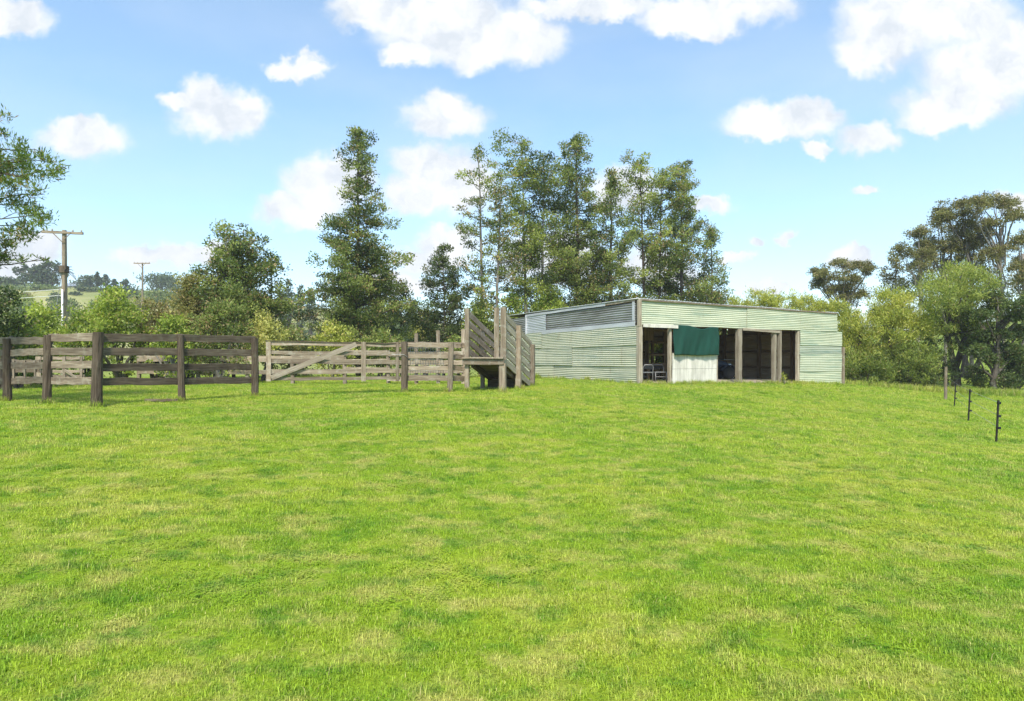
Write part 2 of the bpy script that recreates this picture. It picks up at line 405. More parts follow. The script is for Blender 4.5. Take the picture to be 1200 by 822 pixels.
def bush(name, px, Y, top, hw, label, pal='bright', seed=0, L=.13, W=.07, dens=.9, bot=None, cr=.5, nclump=None, cat='bush', group=None, depth=1.0, up=.45, core=.5, hang=0, odd=.08, barkm='bark', stems=5, tone=.5, shape=1.0):
    rs = np.random.RandomState(seed + 100); rnd.seed(seed)
    x = xpx(px, Y); g = G(x, Y); H = zpy(top, Y) - g; Rx = hw / F_PX * Y; base = Vector((x, Y, g))
    root = plant(name, base, label, cat, group)
    z0 = 0.0 if bot is None else zpy(bot, Y) - g
    n = nclump or int(max(14, 2.6 * (Rx * Rx * depth + Rx * (H - z0)) / (cr * cr)))
    cl = []; mb = MB(); tips = []
    for i in range(n):
        d = rs.normal(size=3); d /= np.linalg.norm(d)
        if d[2] < 0 and rs.rand() < .3: d[2] = -d[2]
        f = rs.rand() ** .35
        lumpy = .86 + .2 * math.sin(d[0] * 4 + seed) * math.cos(d[2] * 5 + seed * 2) + rs.uniform(-.1, .1)
        w_ = 1 - .35 * max(0, d[2]) * shape
        p = base + Vector((d[0] * Rx * f * lumpy * w_, d[1] * Rx * depth * f * lumpy * w_, z0 + (H - z0) * min(1, .5 + .56 * d[2] * f * min(1.02, lumpy + .08))))
        s1 = cr * rs.uniform(.38, 1.25)
        p.z = min(p.z, base.z + H - s1 * .5); p.z = max(p.z, base.z + s1 * .4)
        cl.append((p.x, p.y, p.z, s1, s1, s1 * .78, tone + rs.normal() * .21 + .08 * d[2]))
        tips.append(p)
    for i in range(stems):
        t_ = tips[rs.randint(len(tips))]; b_ = base + Vector((rs.uniform(-.3, .3) * Rx * .5, rs.uniform(-.2, .2), -.05))
        mb.tube(curve(b_, t_, .04, 5, .1), taper(.02 + .018 * H, .012, 5), 6, cap=False, jit=.08)
    mb.build('trunk' if cat == 'tree' else 'stem', M[barkm], root, True)
    V, Fq, C = leaves(cl, pal, L, W, dens, rs, up=up, core=core, hang=hang, odd=odd)
    V[:, 2] = np.maximum(V[:, 2], g + .01)
    npmesh('crown' if cat == 'tree' else 'foliage', V, Fq, C, M['leaf'], root)
    return root

def flat_tree(name, px, Y, pads, label, pal='kanuka', seed=0, trunks=None, L=.13, W=.06, dens=.8, group=None, rtr=.11, barkm='bark_pale'):
    """kanuka: bare pale stems that fork, wide flat pads of foliage at the ends.  pads: (px, py, half width px, half height px)"""
    rs = np.random.RandomState(seed + 300); rnd.seed(seed)
    x = xpx(px, Y); g = G(x, Y); base = Vector((x, Y, g - .05))
    root = plant(name, base, label, 'tree', group); mb = MB(); cl = []
    zt = max(zpy(p[1], Y) for p in pads)
    main = [base + Vector((rs.uniform(-.12, .12) * (i > 0), rs.uniform(-.12, .12) * (i > 0), (zt - g) * .85 * i / 7)) for i in range(8)]
    tgt = Vector(((sum(xpx(p[0], Y) for p in pads) / len(pads)), Y, zt))
    for i in range(8): main[i].x += (tgt.x - x) * .7 * (i / 7) ** 1.6
    mb.tube(main, taper(rtr, rtr * .35, 7), 8, jit=.08)
    pads = [(a + rs.normal() * hw * .45, b + rs.normal() * hh * .55, hw * rs.uniform(.45, .75), hh * rs.uniform(.6, 1.15)) for (a, b, hw, hh) in pads for _ in range(3)]
    for (a, b, hw, hh) in pads:
        Yp = Y + rs.uniform(-1.0, 1.0); c = at(a, b, Yp); w = hw / F_PX * Y; h = hh / F_PX * Y
        zc = c.z - h * .4; f = np.clip((zc - g) / (zt - g) - rs.uniform(.18, .34), .15, .98) / .85 * 7; f = min(f, 6.9); i = int(f)
        o_ = main[i].lerp(main[i + 1], f - i)
        cv = curve(o_, (c.x, c.y, zc), -.05, 5, .1)
        mb.tube(cv, taper(rtr * .45, .02, 5), 6, cap=False)
        n = max(10, int(w * w / .04))
        for q in range(n):
            an = rs.rand() * 6.283; r_ = math.sqrt(rs.rand())
            p = Vector((c.x + math.cos(an) * r_ * w, c.y + math.sin(an) * r_ * w * .8, c.z + h * (.6 - r_ * r_ * 1.0) + rs.normal() * h * .38))
            s1 = rs.uniform(.22, .42)
            cl.append((p.x, p.y, p.z, s1 * 1.1, s1 * 1.1, s1 * .7, .5 + rs.normal() * .16))
            if q % 3 == 0: mb.tube(curve(cv[-1], p, .05, 3, .1), taper(.02, .006, 3), 4, cap=False)
    mb.build('trunk', M[barkm], root, True)
    V, Fq, C = leaves(cl, pal, L, W, dens, rs, up=.35)
    npmesh('crown', V, Fq, C, M['leaf'], root)
    return root

# ------------------------------------------------------------------ ground sheet
rad = np.concatenate([[0.0], np.geomspace(.5, 40, 130), np.geomspace(41, 560, 60)])
NA = 300
th = np.linspace(0, 2 * math.pi, NA, endpoint=False)
RR, TT = np.meshgrid(rad[1:], th, indexing='ij')
X = (RR * np.sin(TT)).ravel(); Y_ = (RR * np.cos(TT)).ravel()
V = np.stack([np.concatenate([[0], X]), np.concatenate([[0], Y_]), np.concatenate([gz(0, 0), gz(X, Y_)])], 1)
i_, j_ = np.meshgrid(np.arange(len(rad) - 2), np.arange(NA), indexing='ij'); i_ = i_.ravel(); j_ = j_.ravel(); j2 = (j_ + 1) % NA
Fq = np.stack([1 + i_ * NA + j_, 1 + (i_ + 1) * NA + j_, 1 + (i_ + 1) * NA + j2, 1 + i_ * NA + j2], 1)
g_ = npmesh('ground', V, Fq[:, ::-1], None, M['ground'])
g_.data.polygons.foreach_set('use_smooth', [True] * len(g_.data.polygons)); tag(g_, kind='structure')

# ------------------------------------------------------------------ shed
SA = Vector((xpx(748, 21.4), 21.4, 0)); SU = Vector((.874, .486, 0)).normalized(); SV = Vector((-SU.y, SU.x, 0))
LEN, DEP = 11.5, 9.9
def S(s, t, z): p = SA + SU * s + SV * t; return Vector((p.x, p.y, z))
def fs(px):
    q = (px - CX) / F_PX; return (q * SA.y - SA.x) / (SU.x - SU.y * q)
def fz(px, py): return zpy(py, SA.y + SU.y * fs(px))
def ft(px):
    q = (px - CX) / F_PX; return (SA.x - SA.y * q) / (SU.y + SU.x * q)
def SG(s, t): p = S(s, t, 0); return G(p.x, p.y)

def corr(name, mat, parent, p0, p1, zb, zt, nrm, pitch=.076, amp=.010, seed=0, bulge=.012):
    """horizontal-ribbed corrugated sheet from p0 to p1 (s,t pairs); zb, zt at both ends"""
    rs = np.random.RandomState(seed + 11); nx = 14; h = max(zt[0] - zb[0], zt[1] - zb[1]); nz = int(h / pitch * 6)
    a, b = S(*p0, 0), S(*p1, 0); L = (b - a).length; n = Vector(nrm); P, U = [], []
    ph = rs.rand(4) * 6; uo = rs.rand(2) * 40
    for i in range(nz + 1):
        row, ur = [], []
        for j in range(nx + 1):
            f = j / nx; z0 = zb[0] + (zb[1] - zb[0]) * f; z1 = zt[0] + (zt[1] - zt[0]) * f; z = z0 + (z1 - z0) * i / nz
            w = amp * math.sin(2 * math.pi * (h * i / nz) / pitch) + bulge * math.sin(f * L * 1.9 + ph[0]) * math.sin((z) * 3.1 + ph[1]) 
            q = a.lerp(b, f) + n * w; wav = .008 * math.sin(f * L * 2.3 + ph[2]) * (1 if i in (0, nz) else .6)
            row.append((q.x, q.y, z + wav)); ur.append((uo[0] + f * L, uo[1] + z - zb[0]))
        P.append(row); U.append(ur)
    m = MB(); m.quadgrid(P, U); return m.build(name, mat, parent, True)

NF = -SV; NL = -SU
shed = empty('shed', S(0, 0, SG(0, 0)), 'long low open-fronted farm shed of pale green corrugated iron', 'shed')
ztop0, ztop1 = 3.68, 3.66
# left side wall: three rows of pale green sheets, flashing, dark bare iron on top
def side_row(zb, zt, joints, mat, s=0, pr=0):
    ts = [0.06] + [ft(j) for j in joints] + [DEP]
    for i in range(len(ts) - 1):
        off = .022 * (i % 2)
        corr('wall_sheet', mat, shed, (-off - pr, ts[i] - .03), (-off - pr, ts[i + 1] + .03 if i < len(ts) - 2 else ts[i + 1]), zb, zt, NL, seed=s + i * 7)
side_row((.45, .45), (1.34, 1.33), [649], M['green_iron'], 1)
side_row((1.30, 1.28), (2.10, 2.06), [671], M['green_iron'], 21, .03)
side_row((2.07, 2.03), (2.78, 2.70), [636], M['green_iron'], 41, .06)
ts = [.08, ft(641), ft(618), DEP]
corr('wall_sheet', M['bare_iron'], shed, (-.03, ts[0]), (-.03, ts[1] + .05), (2.86, 2.78), (3.60, 3.57), NL, seed=60, pitch=.09, amp=.015)
corr('wall_sheet', M['flashing'], shed, (-.055, ts[1]), (-.055, ts[2]), (2.80, 2.76), (3.58, 3.55), NL, seed=61)
corr('wall_sheet', M['bare_iron'], shed, (-.03, ts[2] - .05), (-.03, ts[3]), (2.80, 2.76), (3.57, 3.50), NL, seed=62, pitch=.09, amp=.015)
def strip(name, mat, p0, p1, z0, z1, h, off=.045, th_=.012, parent=None):
    m = MB(); a = S(p0[0] - off, p0[1], z0); b = S(p1[0] - off, p1[1], z1); m.beam(a, b, th_, h, seg=14, jit=.006); return m.build(name, mat, parent or shed)
strip('flashing', M['flashing'], (0, .1), (0, ts[2]), 2.84, 2.75, .17, .06)
strip('flashing', M['flashing'], (0, ft(711)), (0, ft(617)), 3.66, 3.60, .10, .075)
strip('flashing', M['wood_pale'], (0, .1), (0, ft(711)), 3.69, 3.66, .07, .07)
m = MB(); m.beam(S(-.07, ts[2] - .02, 2.72), S(-.07, ts[2] - .02, 3.62), .10, .012, up=SV); m.build('flashing', M['flashing'], shed)
m = MB(); m.beam(S(-.062, .19, 2.95), S(-.062, .19, 3.64), .012, .13, up=SV); m.build('flashing', M['flashing'], shed)
# front fascia, two sheets
sj = fs(873.5)
corr('fascia_sheet', M['green_iron_front'], shed, (.1, -.06), (sj + .03, -.06), (2.80, 2.79), (ztop0 + .02, ztop0), NF, seed=70)
corr('fascia_sheet', M['green_iron_front'], shed, (sj, -.085), (fs(979), -.085), (2.78, 2.80), (ztop0 - .02, ztop1 - .04), NF, seed=73)
# right closed bay
s0, s1 = fs(935.5), fs(985)
for i, (zb, zt) in enumerate(((.30, 1.06), (1.02, 1.80), (1.76, 2.2), (2.16, 2.86))):
    corr('wall_sheet', M['green_iron_front'], shed, (s0 + .02, -.05 - .02 * (i % 2)), (s1, -.05 - .02 * (i % 2)), (zb, zb), (zt, zt - .05 * (i == 3)), NF, seed=80 + i)
# posts
def fpost(px, w, top, mat='wood_post', t=0, name='post', d=.14, lean=0):
    s = fs(px); b = SG(s, t) - .1; m = MB(); m.beam(S(s, t, b), S(s + lean, t, top), d, w, up=SU, seg=9, jit=.007); return m.build(name, M[mat], shed)
m = MB(); m.beam(S(.02, -.045, SG(0, 0) - .1), S(.02, -.03, 2.78), .17, .17, up=SU, seg=8, jit=.008); m.beam(S(-.01, -.07, 2.74), S(-.01, -.07, 3.72), .11, .14, up=SU, seg=4); m.build('post', M['wood_post'], shed)
fpost(784.6, .10, 2.78); fpost(839, .07, 2.78); fpost(865.5, .21, 2.77, d=.2); fpost(906.8, .17, 2.76, d=.16); fpost(911.5, .11, 2.76, t=-.07, lean=.02)
fpost(934.5, .12, 2.76); fpost(986.7, .13, fz(986, 407), 'wood_mid', t=-.03)
# lintels
m = MB(); m.beam(S(.1, -.15, 2.77), S(fs(791), -.15, 2.76), .03, .12, seg=4); m.build('lintel', M['fibre'], shed)
m = MB(); m.beam(S(fs(868), -.11, 2.76), S(fs(912), -.11, 2.70), .04, .10, seg=5); m.build('lintel', M['wood_post'], shed)
m = MB(); m.beam(S(.2, .05, 2.88), S(LEN, .05, 2.88), .08, .2, seg=8); m.build('lintel', M['wood_brown'], shed)
# white panel bay
s0, s1 = fs(786.3), fs(838.3); zb, zm, zt = SG(s0, 0) - .05, fz(800, 432.5), fz(800, 414)
def panel(a, b, z0, z1, off):
    m = MB(); m.quadgrid([[S(a, off, z0), S(b, off, z0)], [S(a, off, z1), S(b, off, z1)]], [[(a, z0), (b, z0)], [(a, z1), (b, z1)]])
    m.quadgrid([[S(a, off + .008, z1), S(b, off + .008, z1)], [S(a, off + .008, z0), S(b, off + .008, z0)]], [[(a, z1), (b, z1)], [(a, z0), (b, z0)]])
    m.quadgrid([[S(a, off, z1), S(b, off, z1)], [S(a, off + .008, z1), S(b, off + .008, z1)]], [[(a, z1), (b, z1)], [(a, z1), (b, z1)]])
    m.build('wall_panel', M['fibre'], shed)
panel(s0, s1, zm + .004, zt, -.075)
sa, sb = s0 + (s1 - s0) * .36, s0 + (s1 - s0) * .66
panel(s0, sa - .004, zb, zm - .004, -.072); panel(sa + .004, sb - .004, zb, zm - .004, -.074); panel(sb + .004, s1, zb, zm - .004, -.07)
# back wall with a window hole, right end wall, roof
ws0, ws1 = 9.35, 10.75
for i, (zb, zt) in enumerate(((.2, 1.15), (1.12, 2.52), (2.5, 3.6))):
    segs = [(0, ws0), (ws1, LEN)] if i == 1 else [(0, LEN * .5), (LEN * .5 - .05, LEN)]
    for q, (a, b) in enumerate(segs):
        corr('wall_sheet', M['inner_iron'], shed, (a, DEP - .02 * (q % 2)), (b, DEP - .02 * (q % 2)), (zb, zb), (zt, zt), NF, seed=100 + i * 3 + q)
for i, (zb, zt) in enumerate(((.1, 1.2), (1.17, 2.3), (2.27, 2.85), (2.83, 3.55))):
    segs = [(0.05, 6.0), (6.75, DEP)] if i == 3 else [(0.05, DEP * .5), (DEP * .5 - .05, DEP)]
    for q, (a, b) in enumerate(segs):
        corr('wall_sheet', M['inner_iron'], shed, (LEN - .02 * (q % 2) - .02, a), (LEN - .02 * (q % 2) - .02, b), (zb, zb), (zt, zt), NL, seed=120 + i * 3 + q)
for z in (1.15, 1.95, 2.85):
    m = MB(); m.beam(S(LEN - .10, .1, z), S(LEN - .10, DEP - .1, z - .03), .06, .10, seg=8, jit=.008); m.build('girt', M['wood_brown'], shed)
    m = MB(); m.beam(S(.1, DEP - .10, z), S(ws0 if z == 1.95 else LEN - .2, DEP - .10, z), .06, .10, seg=8, jit=.008); m.build('girt', M['wood_brown'], shed)
m = MB(); m.beam(S(ws0 - .3, DEP - .12, 1.85), S(LEN - .1, DEP - .12, 1.82), .08, .13, seg=3); m.build('girt', M['wood_brown'], shed)
m = MB(); m.beam(S(ws0 - .3, DEP - .12, 2.56), S(LEN - .1, DEP - .12, 2.55), .08, .12, seg=3); m.build('girt', M['wood_brown'], shed)
m = MB(); m.beam(S(ws1 + .02, DEP - .18, .5), S(ws1 + .02, DEP - .18, 3.4), .14, .16, up=SU); m.build('post', M['wood_brown'], shed)
for t in (2.0, 3.9, 6.1, 8.0):
    m = MB(); m.beam(S(LEN - .17, t, .2), S(LEN - .17, t, 3.4), .14, .17, up=SV, seg=5, jit=.01); m.build('post', M['wood_brown'], shed)
for s in (fs(839), fs(865.5), fs(908)):
    m = MB(); m.beam(S(s, .12, 3.34), S(s, DEP - .12, 3.38), .08, .2, seg=6); m.build('rafter', M['wood_brown'], shed)
    m = MB(); m.beam(S(s, 5, .3), S(s, 5, 3.24), .13, .13, up=SV); m.build('post', M['wood_brown'], shed)
P, U = [], []
for i in range(10):
    t = -.12 + (DEP + .25) * i / 9; row, ur = [], []
    for j in range(201):
        s = -.1 + (LEN + .18) * j / 200
        z = ztop0 + .06 - .09 * (s / LEN) * (1 if s > 0 else 0) + .025 * math.sin(s * 1.1 + .5) * (s / LEN) - .02 * t / DEP + .012 * math.sin(s * 2 * math.pi / .152)
        row.append(S(s, t, z)); ur.append((t, s))
    P.append(row); U.append(ur)
m = MB(); m.quadgrid(P, U); rf = m.build('roof', M['flashing'], shed, True)
sol = rf.modifiers.new('thickness', 'SOLIDIFY'); sol.thickness = .02; sol.offset = -1
m = MB(); m.beam(S(.05, -.11, ztop0 + .01), S(LEN, -.11, ztop1 - .05), .03, .06, seg=12, jit=.008); m.build('barge_board', M['wood_mid'], shed)
# dirt floor
n = 12; P = [[S(LEN * j / n, -.02 + DEP * i / n, max(SG(LEN * j / n, DEP * i / n) + .03, .45)) for j in range(n + 1)] for i in range(n + 1)]
m = MB(); m.quadgrid(P, [[(j, i) for j in range(n + 1)] for i in range(n + 1)]); tag(m.build('dirt_floor', M['dirt'], None, True), kind='structure')

# shade cloth
s0, s1 = fs(786), fs(838.2); P, U = [], []
for i in range(25):
    row, ur = [], []
    for j in range(61):
        f = j / 60; v = i / 24; s = s0 + (s1 - s0) * f
        zt_ = fz(800, 380) - .04 - .10 * math.sin(math.pi * min(1, max(0, (f - .3) / .6))) ** 2 - .05 * f
        zb_ = fz(800, 416.5) + .012 * math.sin(f * 9)
        fold = .035 * math.sin(f * 22 + 2 * v) * (1 - f) * v + .02 * math.sin(f * 9 + v * 4) + .012 * math.sin(f * 41 + v * 7) * v
        row.append(S(s + .03 * math.sin(v * 5) * (f - .5), -.15 + fold - .05 * v, zt_ + (zb_ - zt_) * v)); ur.append((f * 2.3, v * 1.5))
    P.append(row); U.append(ur)
m = MB(); m.quadgrid(P, U); tp = m.build('shade_cloth', M['tarp'], None, True)
sol = tp.modifiers.new('thickness', 'SOLIDIFY'); sol.thickness = .004
tag(tp, 'dark green shade cloth hanging over the white panel in the shed front', 'tarp')

# workbench, chairs, vehicle, ply sheet inside the shed
def st(px, t):
    q = (px - CX) / F_PX; return (q * (SA.y + SV.y * t) - SA.x - SV.x * t) / (SU.x - SU.y * q)
fl = lambda s, t: max(SG(s, t) + .03, .45)
bz = fl(1, 2)
wb = empty('workbench', S(2.5, 2.0, bz), 'brown timber workbench inside the open left bay of the shed', 'workbench')
m = MB()
for i in range(4): m.beam(S(1.75, 1.6 + i * .27, bz + .66 + .003 * (i % 2)), S(3.5, 1.6 + i * .27, bz + .66), .26, .05, seg=3)
m.build('bench_top', M['wood_brown'], wb)
m = MB(); m.beam(S(1.78, 1.46, bz + .61), S(3.45, 1.46, bz + .61), .03, .17, seg=3); m.build('apron', M['wood_brown'], wb)
for a, b in ((1.9, 1.6), (3.35, 1.6), (1.9, 2.4), (3.35, 2.4)):
    m = MB(); m.beam(S(a, b, bz - .03), S(a, b, bz + .63), .09, .09, up=SU); m.build('leg', M['wood_brown'], wb)
def chair(s, t, rot, label):
    z = fl(s, t); e = empty('metal_chair', S(s, t, z), label, 'chair', 'old metal chairs in the shed')
    c, sn = math.cos(rot), math.sin(rot)
    def Q(a, b, h): return S(s + a * c - b * sn, t + a * sn + b * c, z + h)
    m = MB(); m.tube([Q(-.21, .2, -.02), Q(-.21, .2, .36), Q(-.21, .24, .55), Q(-.15, .26, .64), Q(.15, .26, .64), Q(.21, .24, .55), Q(.21, .2, .36), Q(.21, .2, -.02)], .021, 6); m.build('back_frame', M['tube_metal'], e, True)
    for sg in (-1, 1):
        m = MB(); m.tube([Q(.21 * sg, -.22, -.02), Q(.21 * sg, -.22, .34), Q(.21 * sg, .2, .35)], .021, 6); m.build('leg', M['tube_metal'], e, True)
    m = MB(); m.beam(Q(0, -.24, .36), Q(0, .2, .36), .42, .035, seg=2); m.build('seat', M['tube_metal'], e)
    m = MB(); m.beam(Q(-.18, .255, .54), Q(.18, .255, .54), .02, .12, seg=3); m.build('backrest', M['black_plastic'], e)
    m = MB(); m.tube([Q(-.21, -.22, .18), Q(.21, -.22, .18)], .014, 5); m.build('stretcher', M['tube_metal'], e)
chair(st(756, .8), .8, 2.9, 'grey tubular metal chair just inside the shed by the corner post')
chair(st(773, .8), .8, -.5, 'grey tubular metal chair in front of the workbench beside the white panel')
m = MB(); m.beam(S(st(760, 2.75), 2.75, 2.35), S(st(760, 2.75), 2.75, 3.3), .02, .55, up=SU, seg=2, jit=0); 
m.beam(S(st(760, 2.75), 2.75, .6), S(st(760, 2.75), 2.75, 2.35), .06, .07, up=SU, seg=2)
tag(m.build('plywood_board', M['wood_brown']), 'light brown plywood board nailed to a stud behind the workbench', 'board')

rk = empty('timber_rack', S(st(768, 2.9), 2.9, fl(3, 2.9)), 'dark brown timber rack with two shelves behind the workbench', 'rack')
for px, wd in ((757.5, .10), (779, .17)):
    m = MB(); q = st(px, 2.9); m.beam(S(q, 2.9, fl(3, 2.9) - .03), S(q, 2.9, 3.3), .10, wd, up=SU, seg=3); m.build('post', M['wood_brown'], rk)
for py in (401.5, 416, 387):
    q0, q1 = st(757, 2.9), st(784, 2.9); z = zpy(py, 25.2); m = MB(); m.beam(S(q0, 2.88, z), S(q1 + .3, 2.88, z), .28, .07, seg=3); m.build('shelf', M['wood_brown'], rk)
def quad():
    t = 1.9; s = st(846, t) - .12; z = fl(s, t); rot = -.35
    e = empty('farm_quad', S(s, t, z), 'dark four wheeled farm vehicle nosing out from behind the white panel', 'quad bike')
    c, sn = math.cos(rot), math.sin(rot)
    def Q(a, b, h): return S(s + a * c - b * sn, t + a * sn + b * c, z + h)
    for a in (.15, -.98):
        for b in (-.42, .42):
            m = MB(); m.tube([Q(a, b - .12, .27), Q(a, b - .10, .27), Q(a, b + .10, .27), Q(a, b + .12, .27)], [.2, .275, .275, .2], 18); w = m.build('wheel', M['rubber'], e, True)
            m = MB(); m.tube([Q(a, b - .13, .27), Q(a, b + .13, .27)], .12, 12); m.build('rim', M['steel_black'], w)
    P = []
    for a, h, w, zc in ((.42, .05, .14, .52), (.36, .22, .24, .52), (.18, .34, .30, .60), (-.1, .34, .26, .66), (-.4, .26, .17, .64), (-.9, .3, .2, .60), (-1.25, .22, .28, .58), (-1.3, .05, .2, .56)):
        P.append([Q(a, math.cos(q) * w, zc + math.sin(q) * h * .55) for q in np.linspace(0, 2 * math.pi, 16, endpoint=False)])
    m = MB(); m.quadgrid(P, [[(i, j) for j in range(17)] for i in range(8)], True); m.build('body', M['blue_black'], e, True)
    for a in (.15, -.98):
        for b in (-.44, .44):
            m = MB(); P = []
            for q in np.linspace(.15, math.pi - .15, 9): P.append([Q(a + math.cos(q) * .38, b - .17, .30 + math.sin(q) * .32), Q(a + math.cos(q) * .38, b + .17, .30 + math.sin(q) * .32)])
            m.quadgrid(P, [[(i, 0), (i, 1)] for i in range(9)]); o = m.build('mudguard', M['blue_black'], e, True); o.modifiers.new('thickness', 'SOLIDIFY').thickness = .02
    for b in (-.15, .15):
        m = MB(); m.tube([Q(.30, b, .60), Q(.40, b, .60), Q(.425, b, .60)], [.08, .075, .03], 12); m.build('headlight', M['lamp'], e, True)
    m = MB(); m.tube([Q(-.25, -.4, .98), Q(-.2, -.18, 1.0), Q(-.15, 0, .9), Q(-.2, .18, 1.0), Q(-.25, .4, .98)], .02, 6); m.build('handlebar', M['black_plastic'], e, True)
    for a0, a1 in ((.02, .45), (-1.4, -.85)):
        m = MB()
        for b in (-.3, -.1, .1, .3): m.tube([Q(a0, b, .86), Q(a1, b, .84)], .012, 5)
        for a in (a0, a1): m.tube([Q(a, -.34, .85), Q(a, .34, .85)], .014, 5)
        m.build('rack', M['tube_metal'], e)
    m = MB(); m.tube([Q(.46, -.3, .3), Q(.5, -.2, .52), Q(.5, .2, .52), Q(.46, .3, .3)], .018, 6); m.tube([Q(.47, -.3, .36), Q(.47, .3, .36)], .018, 6); m.build('bumper', M['tube_metal'], e)
    m = MB(); m.beam(Q(-.35, 0, .82), Q(-1.0, 0, .80), .28, .1, seg=3); m.build('seat', M['black_plastic'], e)
quad()

# ------------------------------------------------------------------ yard fences
def rpost(parent, p, h, r, mat, name='post', lean=(0, 0)):
    m = MB(); n = 7; b = Vector((p[0], p[1], G(p[0], p[1]) - .1))
    m.tube([b + Vector((lean[0] * i / n, lean[1] * i / n, (h + .1) * i / n)) for i in range(n + 1)], [r * (1.06 - .1 * i / n) for i in range(n + 1)], 10, jit=.09)
    return m.build(name, M[mat], parent, False)
def rail(parent, a, b, w, h, mat, name='rail', jit=.013):
    m = MB(); m.beam(a, b, w, h, seg=8, jit=jit); return m.build(name, M[mat], parent)
def pp(px, Y): return (xpx(px, Y), Y)
POST = [pp(9, 15.3), pp(55, 14.0), pp(113, 12.9), pp(213, 14.4), pp(299, 16.2)]
yf = empty('yard_fence', (POST[2][0], POST[2][1], G(*POST[2])), 'dark weathered four-rail cattle yard fence with thick posts turning a corner', 'fence')
hts = [(397, 15.3), (393, 14.0), (389.5, 12.9), (393, 14.4), (396.5, 16.2)]
for i, (p, (ty, Y)) in enumerate(zip(POST, hts)):
    rpost(yf, p, zpy(ty, Y) - G(*p), (.095, .092, .106, .08, .092)[i], 'wood_dark' if i != 2 else 'wood_dark', lean=(rnd.uniform(-.05, .05), rnd.uniform(-.04, .04)))
# one more post out of frame to the left keeps the fence running on
pm = (POST[0][0] - 1.9, POST[0][1] + 1.1); rpost(yf, pm, 1.55, .1, 'wood_dark')
ry = {0: [(399, 400), (414, 412), (429, 428), (447, 445)], 1: [(396.5, 394.5), (412, 412), (428, 427.5), (447, 446)], 2: [(396, 396), (412.5, 412.5), (430.5, 430.5), (447.5, 447)], 3: [(396.5, 398), (412.8, 414), (430.5, 430.2), (447, 446)]}
rc = {0: 'wood_mid', 1: 'wood_mid', 2: 'wood_dark', 3: 'wood_dark'}
for i in range(4):
    a, b = POST[i], POST[i + 1]; da = Vector((b[0] - a[0], b[1] - a[1], 0)).normalized(); nn = Vector((da.y, -da.x, 0))
    if nn.y < 0: nn = -nn
    for q, (y0, y1) in enumerate(ry[i]):
        p0 = Vector((a[0], a[1], zpy(y0, a[1]))) + nn * .07; p1 = Vector((b[0], b[1], zpy(y1, b[1]))) + nn * .07
        rail(yf, p0 - da * .05, p1 + da * .05, .055, (.18, .175, .17, .165)[q], rc[i] if not (i == 1 and q == 0) else 'wood_mid')
for q in range(4):
    z = zpy(ry[0][q][0], 15.3); rail(yf, (pm[0], pm[1] + .07, z - .03), (POST[0][0], POST[0][1] + .07, z), .055, .17, 'wood_mid')

# gate between post 5 and post 6
P5, P6, P7 = POST[4], pp(474, 17.2), pp(527, 17.3)
ga, gb = Vector((P5[0] + .25, P5[1] + .1, 0)), Vector((P6[0] - .12, P6[1] + .02, 0))
gate = empty('timber_gate', (ga.x, ga.y, G(ga.x, ga.y)), 'wide grey timber farm gate with five rails and a long diagonal brace', 'gate')
gd = (gb - ga).normalized(); gn = Vector((-gd.y, gd.x, 0))
def gp(f, z, o=0): q = ga.lerp(gb, f) + gn * o; return Vector((q.x, q.y, z))
for (y0, y1, h, mt) in ((402.3, 405, .10, 'wood_pale'), (413, 415.5, .10, 'wood_pale'), (423.5, 425, .125, 'wood_pale'), (435.5, 435, .12, 'wood_pale'), (444.5, 443, .09, 'wood_mid')):
    rail(gate, gp(.0, zpy(y0, ga.y)), gp(1, zpy(y1, gb.y)), .03, h, mt)
rail(gate, gp(0, zpy(399.6, ga.y)), gp(1, zpy(402.6, gb.y)), .09, .025, 'wood_dark', 'cap_rail')
for f, w in ((.02, .12), (.715, .13), (.975, .09)):
    m = MB(); Y = ga.lerp(gb, f).y; m.beam(gp(f, zpy(447, Y), -.035), gp(f, zpy(401, Y), -.035), .03, w, up=gd, seg=4); m.build('stile', M['wood_mid' if f > .5 else 'wood_pale'], gate)
m = MB(); m.beam(gp(.04, zpy(443, ga.y), -.068), gp(.66, zpy(403.5, 16.8), -.068), .03, .14, seg=6); m.build('brace', M['wood_post'], gate)
m = MB(); m.tube([gp(.93, zpy(416, 17.1), -.06), gp(1.0, zpy(415.5, 17.1), -.12), Vector((P6[0] + .02, P6[1] - .12, zpy(416, 17.1))), Vector((P6[0] + .1, P6[1] - .05, zpy(419, 17.1)))], .007, 6); m.build('latch_chain', M['wire'], gate)

# short fence from gate post to the ramp
sf = empty('short_fence', (P6[0], P6[1], G(*P6)), 'short four-board timber fence between the gate and the loading ramp', 'fence')
rpost(sf, P6, zpy(400.5, 17.2) - G(*P6), .095, 'wood_dark'); rpost(sf, P7, zpy(402, 17.3) - G(*P7), .08, 'wood_mid', lean=(.05, 0))
for y, h in ((404.5, .12), (417.5, .13), (431.3, .12), (443, .15)):
    rail(sf, (P6[0], P6[1] + .09, zpy(y, 17.25)), (P7[0], P7[1] + .09, zpy(y + .3, 17.3)), .035, h, 'wood_pale')
    rail(sf, (P7[0], P7[1] + .12, zpy(y + .5, 17.3)), (xpx(546, 17.9), 17.9, zpy(y + 1, 17.8)), .035, h * 1.1, 'wood_pale')
m = MB()
ax_, bx_ = xpx(478, 17.5), xpx(520, 17.6)
for i in range(15): x = ax_ + (bx_ - ax_) * i / 14; m.tube([(x, 17.5, zpy(444, 17.5)), (x, 17.5, zpy(407, 17.5))], .006, 4)
for i in range(9): z = zpy(444 - 4.5 * i, 17.5); m.tube([(ax_, 17.508, z), (bx_, 17.508, z)], .006, 4)
m.build('mesh_panel', M['wire'], sf)

